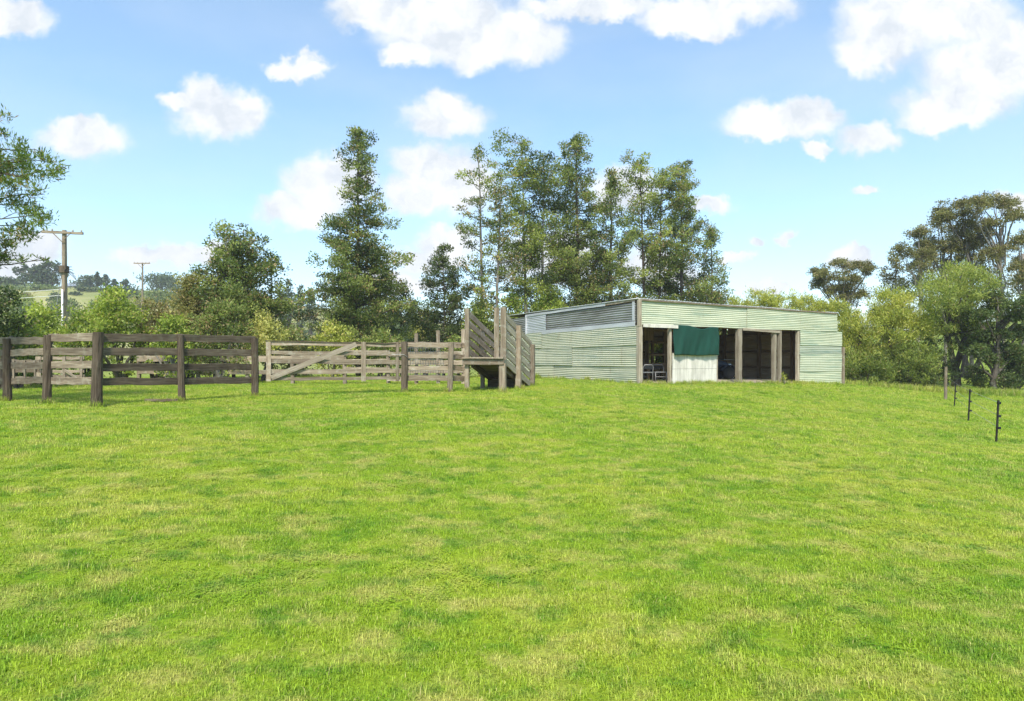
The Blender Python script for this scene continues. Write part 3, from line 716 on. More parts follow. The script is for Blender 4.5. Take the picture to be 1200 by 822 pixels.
# loading ramp
RB = Vector((-.32, 17.0, 0)); RD = Vector((.3, .954, 0)).normalized(); RW = Vector((-RD.y, RD.x, 0)); WID = 1.02
ZD, ZE, RL = zpy(421, 17.0), .72, 3.05
ramp = empty('loading_ramp', (RB.x, RB.y, G(RB.x, RB.y)), 'weathered timber livestock loading ramp with slatted sloping sides and a high platform', 'ramp')
def RP(r, w, z): q = RB + RD * r + RW * w; return Vector((q.x, q.y, z))
zd = lambda r: ZD + (ZE - ZD) * r / RL
def rp(r, w, top, wd, th_, mat, name='post', base=None):
    q = RP(r, w, 0); b = (G(q.x, q.y) - .1) if base is None else base
    m = MB(); m.beam(RP(r, w, b), RP(r, w, top), th_, wd, up=RW, seg=6, jit=.006); return m.build(name, M[mat], ramp)
rp(.02, -.05, ZD - .12, .19, .14, 'wood_mid', 'leg'); rp(.0, -.08, 3.05, .17, .05, 'wood_pale', base=ZD - .02); rp(-.005, .12, 3.04, .15, .045, 'wood_pale', base=ZD - .02); rp(.07, -.1, 3.02, .05, .16, 'wood_mid', base=ZD)
rp(.06, WID + .03, 3.04, .13, .1, 'wood_mid'); 
rp(1.4, -.1, 2.60, .17, .16, 'wood_pale'); rp(1.4, WID + .05, 2.55, .12, .1, 'wood_mid')
rp(RL - .05, -.1, 2.06, .16, .16, 'wood_mid'); rp(RL - .05, WID + .05, 2.0, .13, .12, 'wood_mid')
for w, mt in ((-.045, 'wood_post'), (WID + .0, 'wood_pale')):
    for i in range(6):
        h = 1.34 - i * .27
        r0 = .0 if i < 6 else .4
        m = MB(); m.beam(RP(.06, w, zd(.06) + h), RP(RL, w, zd(RL) + h), .035, .185, seg=6, jit=.008); m.build('side_rail', M[mt], ramp)
m = MB(); n = 11
for i in range(n):
    r = .12 + (RL - .15) * i / (n - 1); m.beam(RP(r, .0, zd(r) - .02), RP(r, WID - .03, zd(r) - .02), RL / n * .96, .035, up=(RD.x * .29, RD.y * .29, .95), seg=2)
m.build('deck', M['wood_mid'], ramp)
for w in (.08, WID - .12):
    m = MB(); m.beam(RP(.1, w, zd(.1) - .13), RP(RL, w, zd(RL) - .14), .08, .17, seg=3); m.build('joist', M['wood_dark'], ramp)
m = MB(); m.beam(RP(-.06, -.12, ZD - .075), RP(-.06, WID + .12, ZD - .075), .05, .17, seg=4); m.build('platform_edge', M['wood_pale'], ramp)
m = MB(); m.beam(RP(-.085, -.12, ZD + .03), RP(-.085, WID + .12, ZD + .03), .13, .04, seg=4); m.build('platform_edge', M['wood_pale'], ramp)
m = MB(); m.beam(RP(1.6, .02, .5), RP(1.6, WID - .05, .5), .03, .9, seg=2); m.build('shade_board', M['wood_dark'], ramp)  # dark board added under the deck to stand in for the shade there

# back yard fence
bf_pts = [(163, 24, 415), (232, 24, 417), (290, 24, 417), (343, 23.6, 416), (404, 23.2, 415), (455, 22.8, 411), (488, 22.4, 391), (513.5, 22.1, 387.5), (543, 21.8, 386)]
bx = pp(163, 24); bf = empty('back_yard_fence', (bx[0], bx[1], G(*bx)), 'pale bleached rail fence at the back of the yards behind the gate', 'fence')
for i, (px, Y, ty) in enumerate(bf_pts):
    p = pp(px, Y); m = MB(); m.beam((p[0], p[1], G(*p) - .1), (p[0], p[1], zpy(ty, Y)), .13, .13, up=(1, 0, 0), seg=4, jit=.008); m.build('post', M['wood_pale'], bf)
for i in range(len(bf_pts) - 1):
    (a, Ya, _), (b, Yb, _) = bf_pts[i], bf_pts[i + 1]
    ys = ((420.5, .24), (436, .17)) if i < 4 else (((414, .2), (424, .2), (434, .2)) if i < 5 else ((404, .17), (415, .17), (425, .17), (435, .17), (444, .15)))
    for y, h in ys: rail(bf, (xpx(a, Ya), Ya - .09, zpy(y + rnd.uniform(-.6, .6), Ya)), (xpx(b, Yb), Yb - .09, zpy(y + rnd.uniform(-.6, .6), Yb)), .035, h, 'wood_pale')

# hurdles behind the left corner
def hurdle(name, px0, px1, Y, rails, slats, label, cat, mat):
    p = pp((px0 + px1) / 2, Y); e = empty(name, (p[0], p[1], G(*p)), label, cat)
    for y, h in rails: rail(e, (xpx(px0, Y), Y, zpy(y, Y)), (xpx(px1, Y), Y, zpy(y, Y)), .03, h, mat)
    for px, w in slats:
        m = MB(); m.beam((xpx(px, Y), Y - .035, zpy(rails[-1][0] + 3, Y)), (xpx(px, Y), Y - .035, zpy(rails[0][0] - 2, Y)), .03, w, up=(1, 0, 0), seg=3); m.build('slat', M[mat], e)
    return e
h1 = hurdle('timber_hurdle', 43, 99, 19, ((420, .10), (427, .10), (435.5, .09), (442, .13)), ((46, .17), (76, .10), (96, .08)), 'pale timber hurdle with a loose diagonal stick behind the second post', 'hurdle', 'wood_pale')
m = MB(); m.beam(at(76, 434, 18.9), at(90, 444, 18.9), .04, .07, seg=3); m.build('brace', M['wood_post'], h1)
hurdle('solid_hurdle', 14, 47, 18, ((424.5, .13), (429.5, .13), (434.5, .13), (443.5, .10)), ((17, .05), (30, .05), (42, .05)), 'pale boarded hurdle between the two leftmost fence posts', 'hurdle', 'wood_pale')
a = at(170, 476, 13.9); b = at(209, 471, 14.1); a.z = G(a.x, a.y) + .05; b.z = G(b.x, b.y) + .06
m = MB(); m.beam(a, b, .10, .06, seg=6, jit=.015); tag(m.build('fallen_plank', M['wood_dark']), 'rotten dark plank lying in the grass at the foot of a fence post', 'plank')

# right electric fence
WP = [pp(1168.5, 12.6), pp(1135.5, 16.6), pp(1119, 21.7)]
wf = empty('wire_fence', (WP[0][0], WP[0][1], G(*WP[0])), 'thin black steel fence posts with fine wires running down the right of the lawn', 'fence')
wtop = [469, 456, 448]; wires = []
for i, (p, ty) in enumerate(zip(WP, wtop)):
    b = G(*p); h = zpy(ty, p[1]) - b; m = MB()
    m.beam((p[0] - .02, p[1], b - .1), (p[0] + .035, p[1], b + h), .012, .034, up=(1, 0, 0), seg=4, jit=.001); m.beam((p[0] - .02, p[1] + .02, b - .1), (p[0] + .035, p[1] + .02, b + h), .026, .012, up=(1, 0, 0), seg=4, jit=.001)
    o = m.build('steel_post', M['steel_black'], wf)
    hs_ = [h * .93, h * .62, h * .34]
    for q in hs_:
        m = MB(); m.box((p[0] + .04, p[1], b + q), (.06, .045, .05)); m.build('insulator', M['black_plastic'], o)
    wires.append([Vector((p[0] + .05, p[1], b + q)) for q in hs_])
wp = pp(1108, 24.6); m = MB(); b = G(*wp); m.tube([(wp[0], wp[1], b - .1), (wp[0], wp[1], b + .7), (wp[0] + .02, wp[1], zpy(430, 24.6))], [.06, .058, .052], 9); m.build('wooden_post', M['wood_pale'], wf)
pn = (WP[0][0] - .9 + 1.2, WP[0][1] - 4.2); pn = (8.2, 8.4); 
b = G(*pn); 
ext = [Vector((8.35, 8.6, G(8.35, 8.6) + q)) for q in (.84, .56, .3)]
for q in range(3):
    pts = [wires[0][q], wires[1][q], wires[2][q], Vector((wp[0] + .05, wp[1], G(*wp) + (.95, .65, .4)[q]))]
    m = MB(); m.tube(pts, .0045, 4, cap=False); m.build('wire', M['wire'], wf)

# ------------------------------------------------------------------ power poles
def power_pole(px, Y, top, arm_px, label, conduit=False, seed=0):
    p = pp(px, Y); b = G(*p); zt = zpy(top, Y); e = empty('power_pole', (p[0], p[1], b), label, 'power pole')
    m = MB(); m.beam((p[0], p[1], b - .2), (p[0], p[1], zt), .30 if conduit else .24, .28 if conduit else .24, up=(1, 0, 0), seg=10, jit=.006)
    # taper
    zz = [v[2] for v in m.v]; m.v = [(p[0] + (v[0] - p[0]) * (1.12 - .5 * (v[2] - b) / (zt - b)), p[1] + (v[1] - p[1]) * (1.1 - .45 * (v[2] - b) / (zt - b)), v[2]) for v in m.v]
    m.build('pole', M['wood_mid'], e)
    w = arm_px / F_PX * Y; dz = -.12 if conduit else 0
    m = MB(); m.beam((p[0] - w, p[1] - .16, zt - .12), (p[0] + w, p[1] - .16, zt - .12 + dz), .10, .15, seg=5); arm = m.build('crossarm', M['wood_mid'], e)
    for s_ in (-1, 1):
        m = MB(); m.beam((p[0], p[1] - .22, zt - .75), (p[0] + s_ * w * .45, p[1] - .22, zt - .2), .02, .05, seg=1, jit=0); m.build('arm_brace', M['wood_mid'], e)
    for f in ((-.92, -.5, .5, .92)):
        m = MB(); m.tube([(p[0] + w * f, p[1] - .16, zt - .05 + dz * (f + 1) / 2), (p[0] + w * f, p[1] - .16, zt + .02 + dz * (f + 1) / 2), (p[0] + w * f, p[1] - .16, zt + .10 + dz * (f + 1) / 2)], [.03, .05, .035], 8); m.build('insulator', M['porcelain'], e, True)
    if conduit:
        m = MB(); m.tube([(p[0] + .06, p[1] - .26, b - .1), (p[0] + .06, p[1] - .26, zpy(340, Y))], .05, 10); m.build('conduit', M['pvc'], e, True)
        m = MB()
        for k_ in range(5): m.tube(curve((p[0] + .12, p[1] - .2, zpy(318, Y)), at(84 + k_ * 1.5, 313 + 4 * k_, Y - .4), .1, 3, .1), .02, 5)
        m.build('cable_loop', M['steel_black'], e)
        m = MB(); m.beam((p[0], p[1] - .03, zpy(320, Y)), (p[0], p[1] - .03, zpy(312, Y)), .4, .42, up=(1, 0, 0), seg=1, jit=0); m.build('clamp', M['wood_dark'], e)
        g2 = at(53, 400, Y); g2.z = G(g2.x, g2.y)
        m = MB(); m.tube([(p[0], p[1], zpy(300, Y)), g2], .02, 5); m.build('stay_wire', M['wire'], e)
        m = MB(); f0 = Vector((p[0], p[1], zpy(300, Y))); m.tube([f0.lerp(g2, .52), g2], .04, 6); m.build('stay_guard', M['pvc'], e)
        for q in (0, 1.2):
            m = MB(); m.tube([(p[0], p[1], zpy(339 + 6 * q, Y)), (p[0] - 5, p[1] + 1.5, zpy(341 + 6 * q, Y)), (p[0] - 14, p[1] + 4, zpy(330 + 6 * q, Y))], .022, 5); m.build('service_wire', M['wire_pale'], e)
    return e
power_pole(75.5, 37, 270, 24, 'grey wooden power pole with white conduit, tallest on the left', True)
power_pole(167, 85, 308, 9.5, 'small distant power pole above the bright bushes')

# ------------------------------------------------------------------ trees
W1 = 'tall conifers behind the shed'
conifer('conifer_tree', 420, 33, 155, [(0, 34), (.08, 58), (.3, 56), (.5, 38), (.72, 22), (.9, 15), (1, 4)], 'tall ragged conifer standing alone behind the timber gate', 'totara', 1, nb=150, cr=.48, gap=.16, updir=.2, dens=.75)
conifer('conifer_tree', 574, 34, 172, [(0, 14), (.1, 22), (.3, 26), (.55, 30), (.75, 26), (.9, 17), (1, 8)], 'thin sparse conifer with bare pale stems, first of the row behind the ramp', 'kahi', 2, nb=84, cr=.40, gap=.12, stems=2, barkm='bark_pale', updir=.35, group=W1, dens=.68, odd=.22)
conifer('conifer_tree', 625, 36, 165, [(0, 25), (.1, 36), (.3, 30), (.5, 28), (.7, 32), (.88, 32), (1, 16)], 'full twin-stemmed conifer with rounded bright tufts at its broad top', 'kahi', 3, nb=110, cr=.55, gap=.12, stems=2, barkm='bark_pale', updir=.3, group=W1, dens=.85, odd=.05)
conifer('conifer_tree', 676, 37, 160, [(0, 28), (.15, 40), (.4, 34), (.6, 28), (.8, 22), (.93, 14), (1, 4)], 'narrow dark pointed conifer, highest of the row behind the shed', 'totara', 4, nb=120, cr=.46, gap=.12, updir=.3, group=W1)
conifer('conifer_tree', 716, 36, 204, [(0, 26), (.2, 33), (.5, 26), (.75, 18), (.9, 10), (1, 4)], 'shorter slim conifer in the middle of the row behind the shed', 'totara', 5, nb=90, cr=.45, gap=.15, updir=.35, group=W1)
conifer('conifer_tree', 764, 37, 185, [(0, 26), (.15, 30), (.4, 27), (.65, 28), (.85, 27), (.95, 18), (1, 10)], 'bushy topped conifer with several thin stems above the open shed front', 'kahi', 6, nb=100, cr=.48, gap=.14, stems=2, updir=.35, group=W1)
conifer('conifer_tree', 799, 38, 192, [(0, 32), (.15, 44), (.35, 40), (.55, 28), (.8, 17), (.93, 10), (1, 5)], 'conifer with a slender spire top, second last of the row', 'totara', 7, nb=115, cr=.44, gap=.14, updir=.3, group=W1)
conifer('conifer_tree', 834, 39, 268, [(0, 20), (.3, 22), (.6, 16), (.85, 9), (1, 4)], 'low broad conifer closing the right end of the tall row', 'totara', 8, nb=60, cr=.45, gap=.15, updir=.3, group=W1)
conifer('conifer_tree', 274, 28, 268, [(0, 46), (.2, 62), (.45, 58), (.65, 42), (.82, 32), (1, 16)], 'spreading open conifer rising over the bushes behind the yard fence', 'totara', 9, nb=95, cr=.42, gap=.16, updir=.25, dens=.75, base_t=.12)
conifer('conifer_tree', 318, 29, 305, [(0, 20), (.3, 28), (.6, 22), (.85, 14), (1, 5)], 'small wispy conifer leaning against the spreading one', 'totara', 10, nb=46, cr=.34, gap=.2, updir=.4, dens=.6)
conifer('conifer_tree', 520, 36, 290, [(0, 26), (.25, 33), (.5, 28), (.75, 19), (.92, 10), (1, 3)], 'short pointed dark conifer left of the loading ramp', 'dark', 11, nb=70, cr=.42, gap=.1, updir=.3)
conifer('conifer_tree', 470, 37, 335, [(0, 16), (.3, 24), (.6, 20), (.85, 10), (1, 3)], 'low side conifer beside the lone ragged one', 'dark', 12, nb=36, cr=.38, gap=.15, updir=.4, dens=.7)
# overhanging tree at the left edge: trunk outside the frame
def edge_tree():
    Y = 13.5; rs = np.random.RandomState(77); rnd.seed(77)
    p = pp(-95, Y); b = Vector((p[0], p[1], G(*p) - .05)); e = empty('pine_tree', b, 'dark green bough of a near tree reaching in at the left edge', 'tree')
    m = MB(); pts = [b + Vector((.04 * i * rs.uniform(-1, 1), 0, 8.2 * i / 8)) for i in range(9)]; m.tube(pts, taper(.24, .05, 8), 9, jit=.08); cl = []
    tips = [(78, 198, .0), (62, 190, .3), (48, 200, -.4), (40, 175, .2), (28, 185, -.2), (15, 200, .5), (5, 180, 0), (50, 228, .1), (52, 250, -.3), (38, 262, .2), (30, 240, .4), (20, 280, 0), (12, 268, -.4), (6, 300, .2), (24, 300, .3), (2, 152, .3), (-8, 230, 0), (-20, 200, .4), (-30, 260, -.3), (-40, 180, .2), (-60, 300, .5), (-120, 180, .3), (-160, 250, 0), (-150, 200, -.8), (-90, 60, 0), (-60, 110, .6), (-130, 110, -.5), (-95, 230, -1.2), (-100, 260, 1.2), (-30, 140, .3), (-180, 290, .2), (56, 305, .1)]
    for i, (a, y, dy) in enumerate(tips):
        q = at(a, y, Y + dy * 1.6); zo = min(q.z - .35 * abs(a + 95) / 100, pts[-1].z); f = np.clip((zo - b.z) / 8.2, .1, .98) * 8; j = int(min(f, 7)); o_ = pts[j].lerp(pts[j + 1], min(f - j, 1))
        cv = curve(o_, q, .03, 7, .09); m.tube(cv, taper(.035, .006, 7), 5, cap=False)
        nq = 9 if i not in (31,) else 3
        for k_ in range(nq):
            s0 = cv[max(2, 7 - k_ // 2)]; w = rs.normal(size=3) * (.10 + .03 * k_); s1 = rs.uniform(.14, .25) * (1 if i != 31 else .4)
            c_ = Vector((s0.x + w[0], s0.y + w[1], s0.z + w[2] * .8)); cl.append((c_.x, c_.y, c_.z, s1, s1, s1 * .85, .45 + rs.normal() * .18))
            if k_ % 2 == 0: m.tube([s0, s0.lerp(c_, .6) + Vector((0, 0, .03)), c_], [.01, .007, .004], 4, cap=False)
    m.build('trunk', M['bark'], e, True)
    V, Fq, C = leaves(cl, 'near', .12, .022, .95, rs, up=.55, outw=.9, core=.6, odd=.1)
    npmesh('crown', V, Fq, C, M['leaf'], e)
edge_tree()

BL = 'bushes behind the yards'
bush('leafy_bush', 4, 20, 336, 24, 'dark rounded bush at the left edge under the overhanging bough', 'dark', 20, bot=425, cr=.36, L=.11, W=.06, group=BL)
bush('leafy_bush', 42, 23, 353, 40, 'yellow green bush to the left of the power pole', 'bright', 21, cr=.38, L=.12, W=.06, group=BL, tone=.62)
bush('leafy_bush', 22, 21, 372, 34, 'mid green low bush over the two leftmost posts', 'bright', 22, cr=.36, L=.11, W=.06, group=BL, tone=.38)
bush('leafy_bush', 98, 26, 356, 34, 'green bush just right of the power pole foot', 'bright', 23, cr=.4, L=.12, W=.065, group=BL, tone=.4)
bush('leafy_bush', 138, 24, 336, 42, 'big bright green bush below the small distant pole', 'bright', 24, cr=.42, L=.12, W=.065, group=BL, tone=.6, odd=.1)
bush('leafy_bush', 186, 25, 348, 30, 'brownish twiggy bush beside the bright green one', 'olive', 25, cr=.4, L=.11, W=.055, group=BL, odd=.3, dens=.7, stems=14)
bush('leafy_bush', 222, 27, 322, 34, 'olive pointed bush left of the spreading conifer', 'olive', 26, cr=.42, L=.12, W=.05, group=BL, shape=2.0, odd=.15)
bush('leafy_bush', 206, 23, 368, 30, 'leafy green bush crossed by bare pale twigs', 'bright', 27, cr=.36, L=.11, W=.06, group=BL, tone=.45, stems=14, barkm='bark_pale')
bush('leafy_bush', 258, 24, 352, 40, 'tangled grey green bush at the foot of the spreading conifer', 'totara', 28, cr=.4, L=.11, W=.05, group=BL, odd=.2, stems=16, barkm='bark_pale', tone=.6)
bush('leafy_bush', 312, 26, 363, 24, 'pale yellow flowering bush beyond the end post of the yard fence', 'yellow', 29, cr=.36, L=.11, W=.06, group=BL, bot=425)
bush('leafy_bush', 345, 34, 385, 34, 'low olive scrub bush behind the gate hinge', 'olive', 30, cr=.5, group=BL)
bush('leafy_bush', 392, 29, 378, 28, 'yellowish bush at the foot of the ragged lone conifer', 'willow', 31, cr=.42, group=BL)
bush('leafy_bush', 446, 30, 385, 28, 'green bush behind the middle of the gate', 'totara', 32, cr=.42, group=BL, tone=.7)
bush('leafy_bush', 498, 42, 362, 17, 'pale yellow upright bush between the conifers left of the ramp', 'yellow', 33, cr=.5, bot=430, group=BL, tone=.35)
bush('leafy_bush', 478, 55, 372, 30, 'grey green rounded scrub far behind the short fence', 'far', 34, cr=.8, L=.2, W=.1, group=BL, tone=.6)
bush('leafy_bush', 535, 30, 392, 24, 'green bush directly behind the ramp platform', 'totara', 35, cr=.42, group=BL, tone=.65)
BS = 'bushes at the feet of the tall conifers'
for i, (px, Y, top, hw, pal, lab) in enumerate(((562, 33, 350, 22, 'willow_deep', 'light green bush seen through the ramp rails'), (604, 34, 344, 26, 'bright', 'bright green bush over the far end of the shed'), (642, 35, 333, 26, 'bright', 'tufted green bush above the silver roof edge'), (690, 36, 340, 26, 'willow_deep', 'mid green bush behind the dark iron strip of the shed'), (736, 37, 338, 26, 'totara', 'dull green bush above the front corner of the shed'), (786, 38, 338, 30, 'willow_deep', 'green bush above the fascia over the shade cloth'), (834, 39, 345, 26, 'totara', 'dull bush above the middle of the fascia'))):
    bush('leafy_bush', px, Y, top, hw, lab, pal, 40 + i, cr=.5, group=BS, dens=.8, tone=.45)
# right side
BR = 'soft green bushes right of the shed'
def soft(px, Y, top, hw, label, seed, pal='willow', name='willow_bush', **kw):
    d = dict(cr=.42, L=.17, W=.035, dens=.72, up=.75, core=.62, odd=.06, group=BR); d.update(kw)
    return bush(name, px, Y, top, hw, label, pal, seed, **d)
for i, (px, top, lab) in enumerate(((868, 352, 'feathery yellow green bush over the double opening, low behind the roof'), (893, 341, 'feathery yellow green bush highest above the middle of the shed roof'), (921, 343, 'feathery yellow green bush above the double posts of the shed'), (948, 348, 'feathery yellow green bush above the right doorway of the shed'), (975, 353, 'yellow green bush rising behind the right end of the fascia'))):
    soft(px, 36.5 + .3 * (i % 2), top - 3, 28, lab, 60 + i * 30, tone=.6, shape=.2, bot=400, cr=.4, nclump=90)
soft(1000, 33, 360, 34, 'tall light bush against the right end of the shed', 63, tone=.55)
soft(1044, 32, 338, 54, 'broad rounded yellow green bush right of the shed', 64, tone=.58, cr=.48)
soft(1014, 30.5, 412, 34, 'dark low shrub beside the right end post of the shed', 65, 'willow_deep', tone=.3)
soft(1066, 30.5, 402, 34, 'mid green low shrub under the broad rounded bush', 66, 'willow_deep', tone=.42)
soft(1094, 31.5, 395, 22, 'dark shrub left of the forked tree trunk', 67, 'dark', tone=.4)  # shrub in the dark leaf palette
def forked():
    Y = 32; rs = np.random.RandomState(5); rnd.seed(5); p = pp(1121, Y); b = Vector((p[0], p[1], G(*p) - .05))
    e = empty('forked_tree', b, 'large soft crowned tree with a dark forked trunk at the right', 'tree'); m = MB(); cl = []
    tw = [at(1111, 395, Y), at(1133, 392, Y)]
    m.tube(curve(b, at(1119, 432, Y), 0, 3, .03), taper(.24, .2, 3), 9, jit=.08)
    for q in tw: m.tube(curve(at(1119, 433, Y), q, 0, 4, .05), taper(.17, .12, 4), 8, jit=.08)
    m.tube(curve(at(1118, 436, Y), at(1092, 425, Y - .5), .1, 4, .08), taper(.09, .04, 4), 6)
    m.tube(curve(tw[1], at(1170, 408, Y - .6), -.05, 5, .08), taper(.10, .03, 5), 6)
    m2 = MB(); m2.tube(curve(at(1110, 395, Y - .8), at(1098, 345, Y - .9), .1, 6, .1), taper(.07, .02, 6), 6)
    for i in range(280):
        d = rs.normal(size=3); d /= np.linalg.norm(d); f = rs.rand() ** .4
        c = at(1124 + d[0] * 62 * f * (1 - .25 * max(d[2], 0)), 358 - d[2] * 54 * f, Y + d[1] * 2.6 * f)
        if c.z > b.z and (HZ - (c.z - CAM_Z) / Y * F_PX) > 405 and rs.rand() < .5: continue
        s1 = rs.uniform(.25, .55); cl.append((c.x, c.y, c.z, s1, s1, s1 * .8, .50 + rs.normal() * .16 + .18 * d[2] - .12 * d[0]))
        if i % 6 == 0: m.tube(curve(tw[i % 2], c, .05, 5, .08), taper(.06, .012, 5), 5, cap=False)
    m.build('trunk', M['bark'], e, True); m2.build('dead_limb', M['bark_pale'], e, True)
    V, Fq, C = leaves(cl, 'willow_deep', .16, .036, .75, rs, up=.7, core=.6, odd=.05); npmesh('crown', V, Fq, C, M['leaf'], e)
forked()
KG = 'flat topped kanuka trees at the right'
flat_tree('kanuka_tree', 1176, 41, [(1166, 236, 20, 8), (1182, 240, 16, 7), (1188, 252, 14, 5), (1150, 240, 14, 7), (1158, 262, 18, 6), (1172, 300, 20, 8)], 'tallest flat topped tree with a straight pale trunk at the right', seed=1, group=KG, rtr=.15)
flat_tree('kanuka_tree', 1140, 42, [(1126, 248, 18, 8), (1134, 262, 18, 8), (1112, 252, 12, 6), (1150, 276, 22, 9), (1140, 285, 18, 7)], 'flat topped tree left of the tallest one, behind the forked tree', seed=2, group=KG, rtr=.14)
flat_tree('kanuka_tree', 1108, 43, [(1098, 262, 18, 8), (1102, 286, 22, 9), (1120, 290, 18, 8), (1086, 292, 14, 7), (1122, 270, 12, 6)], 'middle flat topped tree with thin grey stems', seed=3, group=KG, rtr=.13)
flat_tree('kanuka_tree', 1076, 42, [(1075, 274, 10, 6), (1062, 298, 16, 9), (1078, 300, 18, 9), (1092, 312, 16, 8), (1085, 292, 10, 6)], 'leftmost flat topped tree of the tall right clump', seed=4, group=KG, rtr=.12)
flat_tree('kanuka_tree', 1198, 38, [(1196, 282, 8, 7), (1206, 270, 16, 8), (1200, 306, 12, 8), (1215, 300, 16, 8), (1198, 330, 12, 8)], 'grey trunked tree cut off by the right edge', seed=5, group=KG, rtr=.2)
flat_tree('kanuka_tree', 990, 46, [(958, 318, 8, 5), (966, 322, 10, 5), (984, 310, 11, 4), (1002, 313, 9, 5), (1016, 318, 9, 5), (988, 327, 18, 6), (976, 340, 18, 7), (1006, 335, 14, 7), (996, 347, 20, 8), (960, 334, 8, 5)], 'solitary flat topped tree above the right end of the shed roof', seed=6, rtr=.12)
conifer('conifer_tree', 1050, 45, 302, [(0, 24), (.4, 26), (.7, 18), (1, 5)], 'dull conical tree behind the broad rounded bush', 'kanuka', 13, nb=70, cr=.5, gap=.15, updir=.3, dens=.65)
bush('kanuka_bush', 1130, 44, 272, 72, 'dense brown green thicket filling below the flat topped trees', 'kanuka', 70, bot=400, cr=.6, L=.12, W=.05, dens=.9, cat='bush', nclump=150, odd=.2)
flat_tree('tiered_tree', 1166, 30, [(1176, 352, 22, 6), (1150, 372, 20, 5), (1186, 368, 22, 6), (1196, 390, 18, 6), (1168, 392, 24, 6), (1150, 408, 18, 6), (1184, 412, 24, 7), (1160, 424, 16, 6), (1200, 430, 18, 8), (1206, 352, 18, 7)], 'dark tree with level tiers of foliage at the right edge', 'dark', seed=8, rtr=.15, barkm='bark', dens=1.0)
soft(1192, 31, 400, 24, 'dark shrub under the tiered tree at the right edge', 68, 'dark', tone=.45)
soft(1216, 34, 340, 30, 'light bush just beyond the right edge behind the tiered tree', 69, 'willow_deep', tone=.5)
soft(1150, 31, 440, 10, 'tiny shrub between the two right tree trunks', 71, 'willow_deep', name='low_shrub', cr=.2, tone=.4)
bush('weed_clump', fs and 917, 25.0, 438, 5, 'pale weed growing against the double posts of the shed', 'willow', 72, cr=.12, L=.14, W=.03, up=1.2, dens=.35, cat='weed')
def fern():
    p = at(1150, 455, 27); p.z = G(p.x, p.y); rs = np.random.RandomState(3); V = []; 
    for k_ in range(11):
        az = k_ * .571; Lf = rs.uniform(.55, .85)
        for i in range(14):
            f = i / 14; c = np.array([p.x + math.cos(az) * Lf * f, p.y + math.sin(az) * Lf * f, p.z + .15 + .45 * math.sin(f * 2.2) * Lf]); w = .14 * (1 - f) + .02
            for s_ in (-1, 1):
                d = np.array([-math.sin(az) * s_, math.cos(az) * s_, -.15]) * w; e = np.array([math.cos(az), math.sin(az), 0]) * .035
                V += [c, c + d * .5 + e, c + d, c + d * .5 - e]
    V = np.array(V); n = len(V) // 4; C = np.ones((n * 4, 4)); C[:, :3] = np.array((.28, .40, .06)) * rs.uniform(.8, 1.2, (n, 1)).repeat(4, 0)
    tag(npmesh('fern', V, np.arange(n * 4).reshape(n, 4), C, M['leaf']), 'light green fern at the foot of the tiered tree', 'fern')
fern()
for i, (px, Y, top, hw, lab) in enumerate(((1080, 30.8, 428, 22, 'dark undergrowth left of the wooden fence post'), (1142, 34, 428, 14, 'dark undergrowth between the forked and the tiered tree'), (1176, 30.2, 436, 20, 'dark undergrowth around the foot of the tiered tree'))):
    soft(px, Y, top, hw, lab, 300 + i, 'dark', name='low_shrub', cr=.28, tone=.5, L=.12, W=.05)

# ------------------------------------------------------------------ far hillside
FG = 'trees on the far hillside'
def far_round(px, Y, top, hw, label, seed, pal='far', tone=.5, **kw):
    d = dict(cr=hw / F_PX * Y * .3, L=.55 * Y / 150, W=.3 * Y / 150, dens=.75, group=FG, cat='tree', name='far_tree'); d.update(kw); name = d.pop('name')
    return bush(name, px, Y, top, hw, label, pal, seed, tone=tone, **d)
flat_tree('far_umbrella_tree', 55, 170, [(58, 310, 9, 4), (46, 315, 9, 4), (34, 317, 9, 4), (24, 318, 6, 4), (66, 318, 7, 5), (50, 324, 14, 6), (40, 330, 14, 6), (62, 330, 8, 6), (74, 322, 6, 5), (30, 325, 8, 5), (54, 334, 12, 6)], 'grey green umbrella shaped tree on the far skyline left of the power pole', 'far', seed=9, L=.6, W=.35, rtr=.5, dens=.75)
far_round(104, 190, 323, 17, 'low domed dark tree on the skyline right of the power pole', 80)
for i, (px, top, hw, lab) in enumerate(((114, 319, 5, 'pointed dark tree on the skyline, left of three'), (124, 322, 6, 'dark tree between two pointed skyline trees'), (134, 327, 4, 'narrow little dark tree on the skyline below the small pole'), (147, 327, 6, 'dim low tree on the skyline beside the small pole'))):
    far_round(px, 180, top, hw, lab, 82 + i, tone=.45, shape=2.2)
far_round(190, 200, 322, 28, 'broad rounded green wood on the skyline behind the small pole', 88, 'far', .75, name='far_wood')
far_round(12, 150, 335, 20, 'pale bushy tree on the far slope at the left edge', 89, 'far_light', .5)
far_round(28, 120, 345, 15, 'yellow green tree on the far slope left of the power pole', 90, 'bright', .55)
far_round(88, 150, 343, 9, 'dark hedge tree below the grey roofed house', 91, 'far', .4)
far_round(65, 130, 343, 10, 'dim shrubby tree on the slope behind the power pole', 92, 'far', .5)
far_round(118, 120, 350, 12, 'green tree right of the tan roofed house', 93, 'far_light', .5)
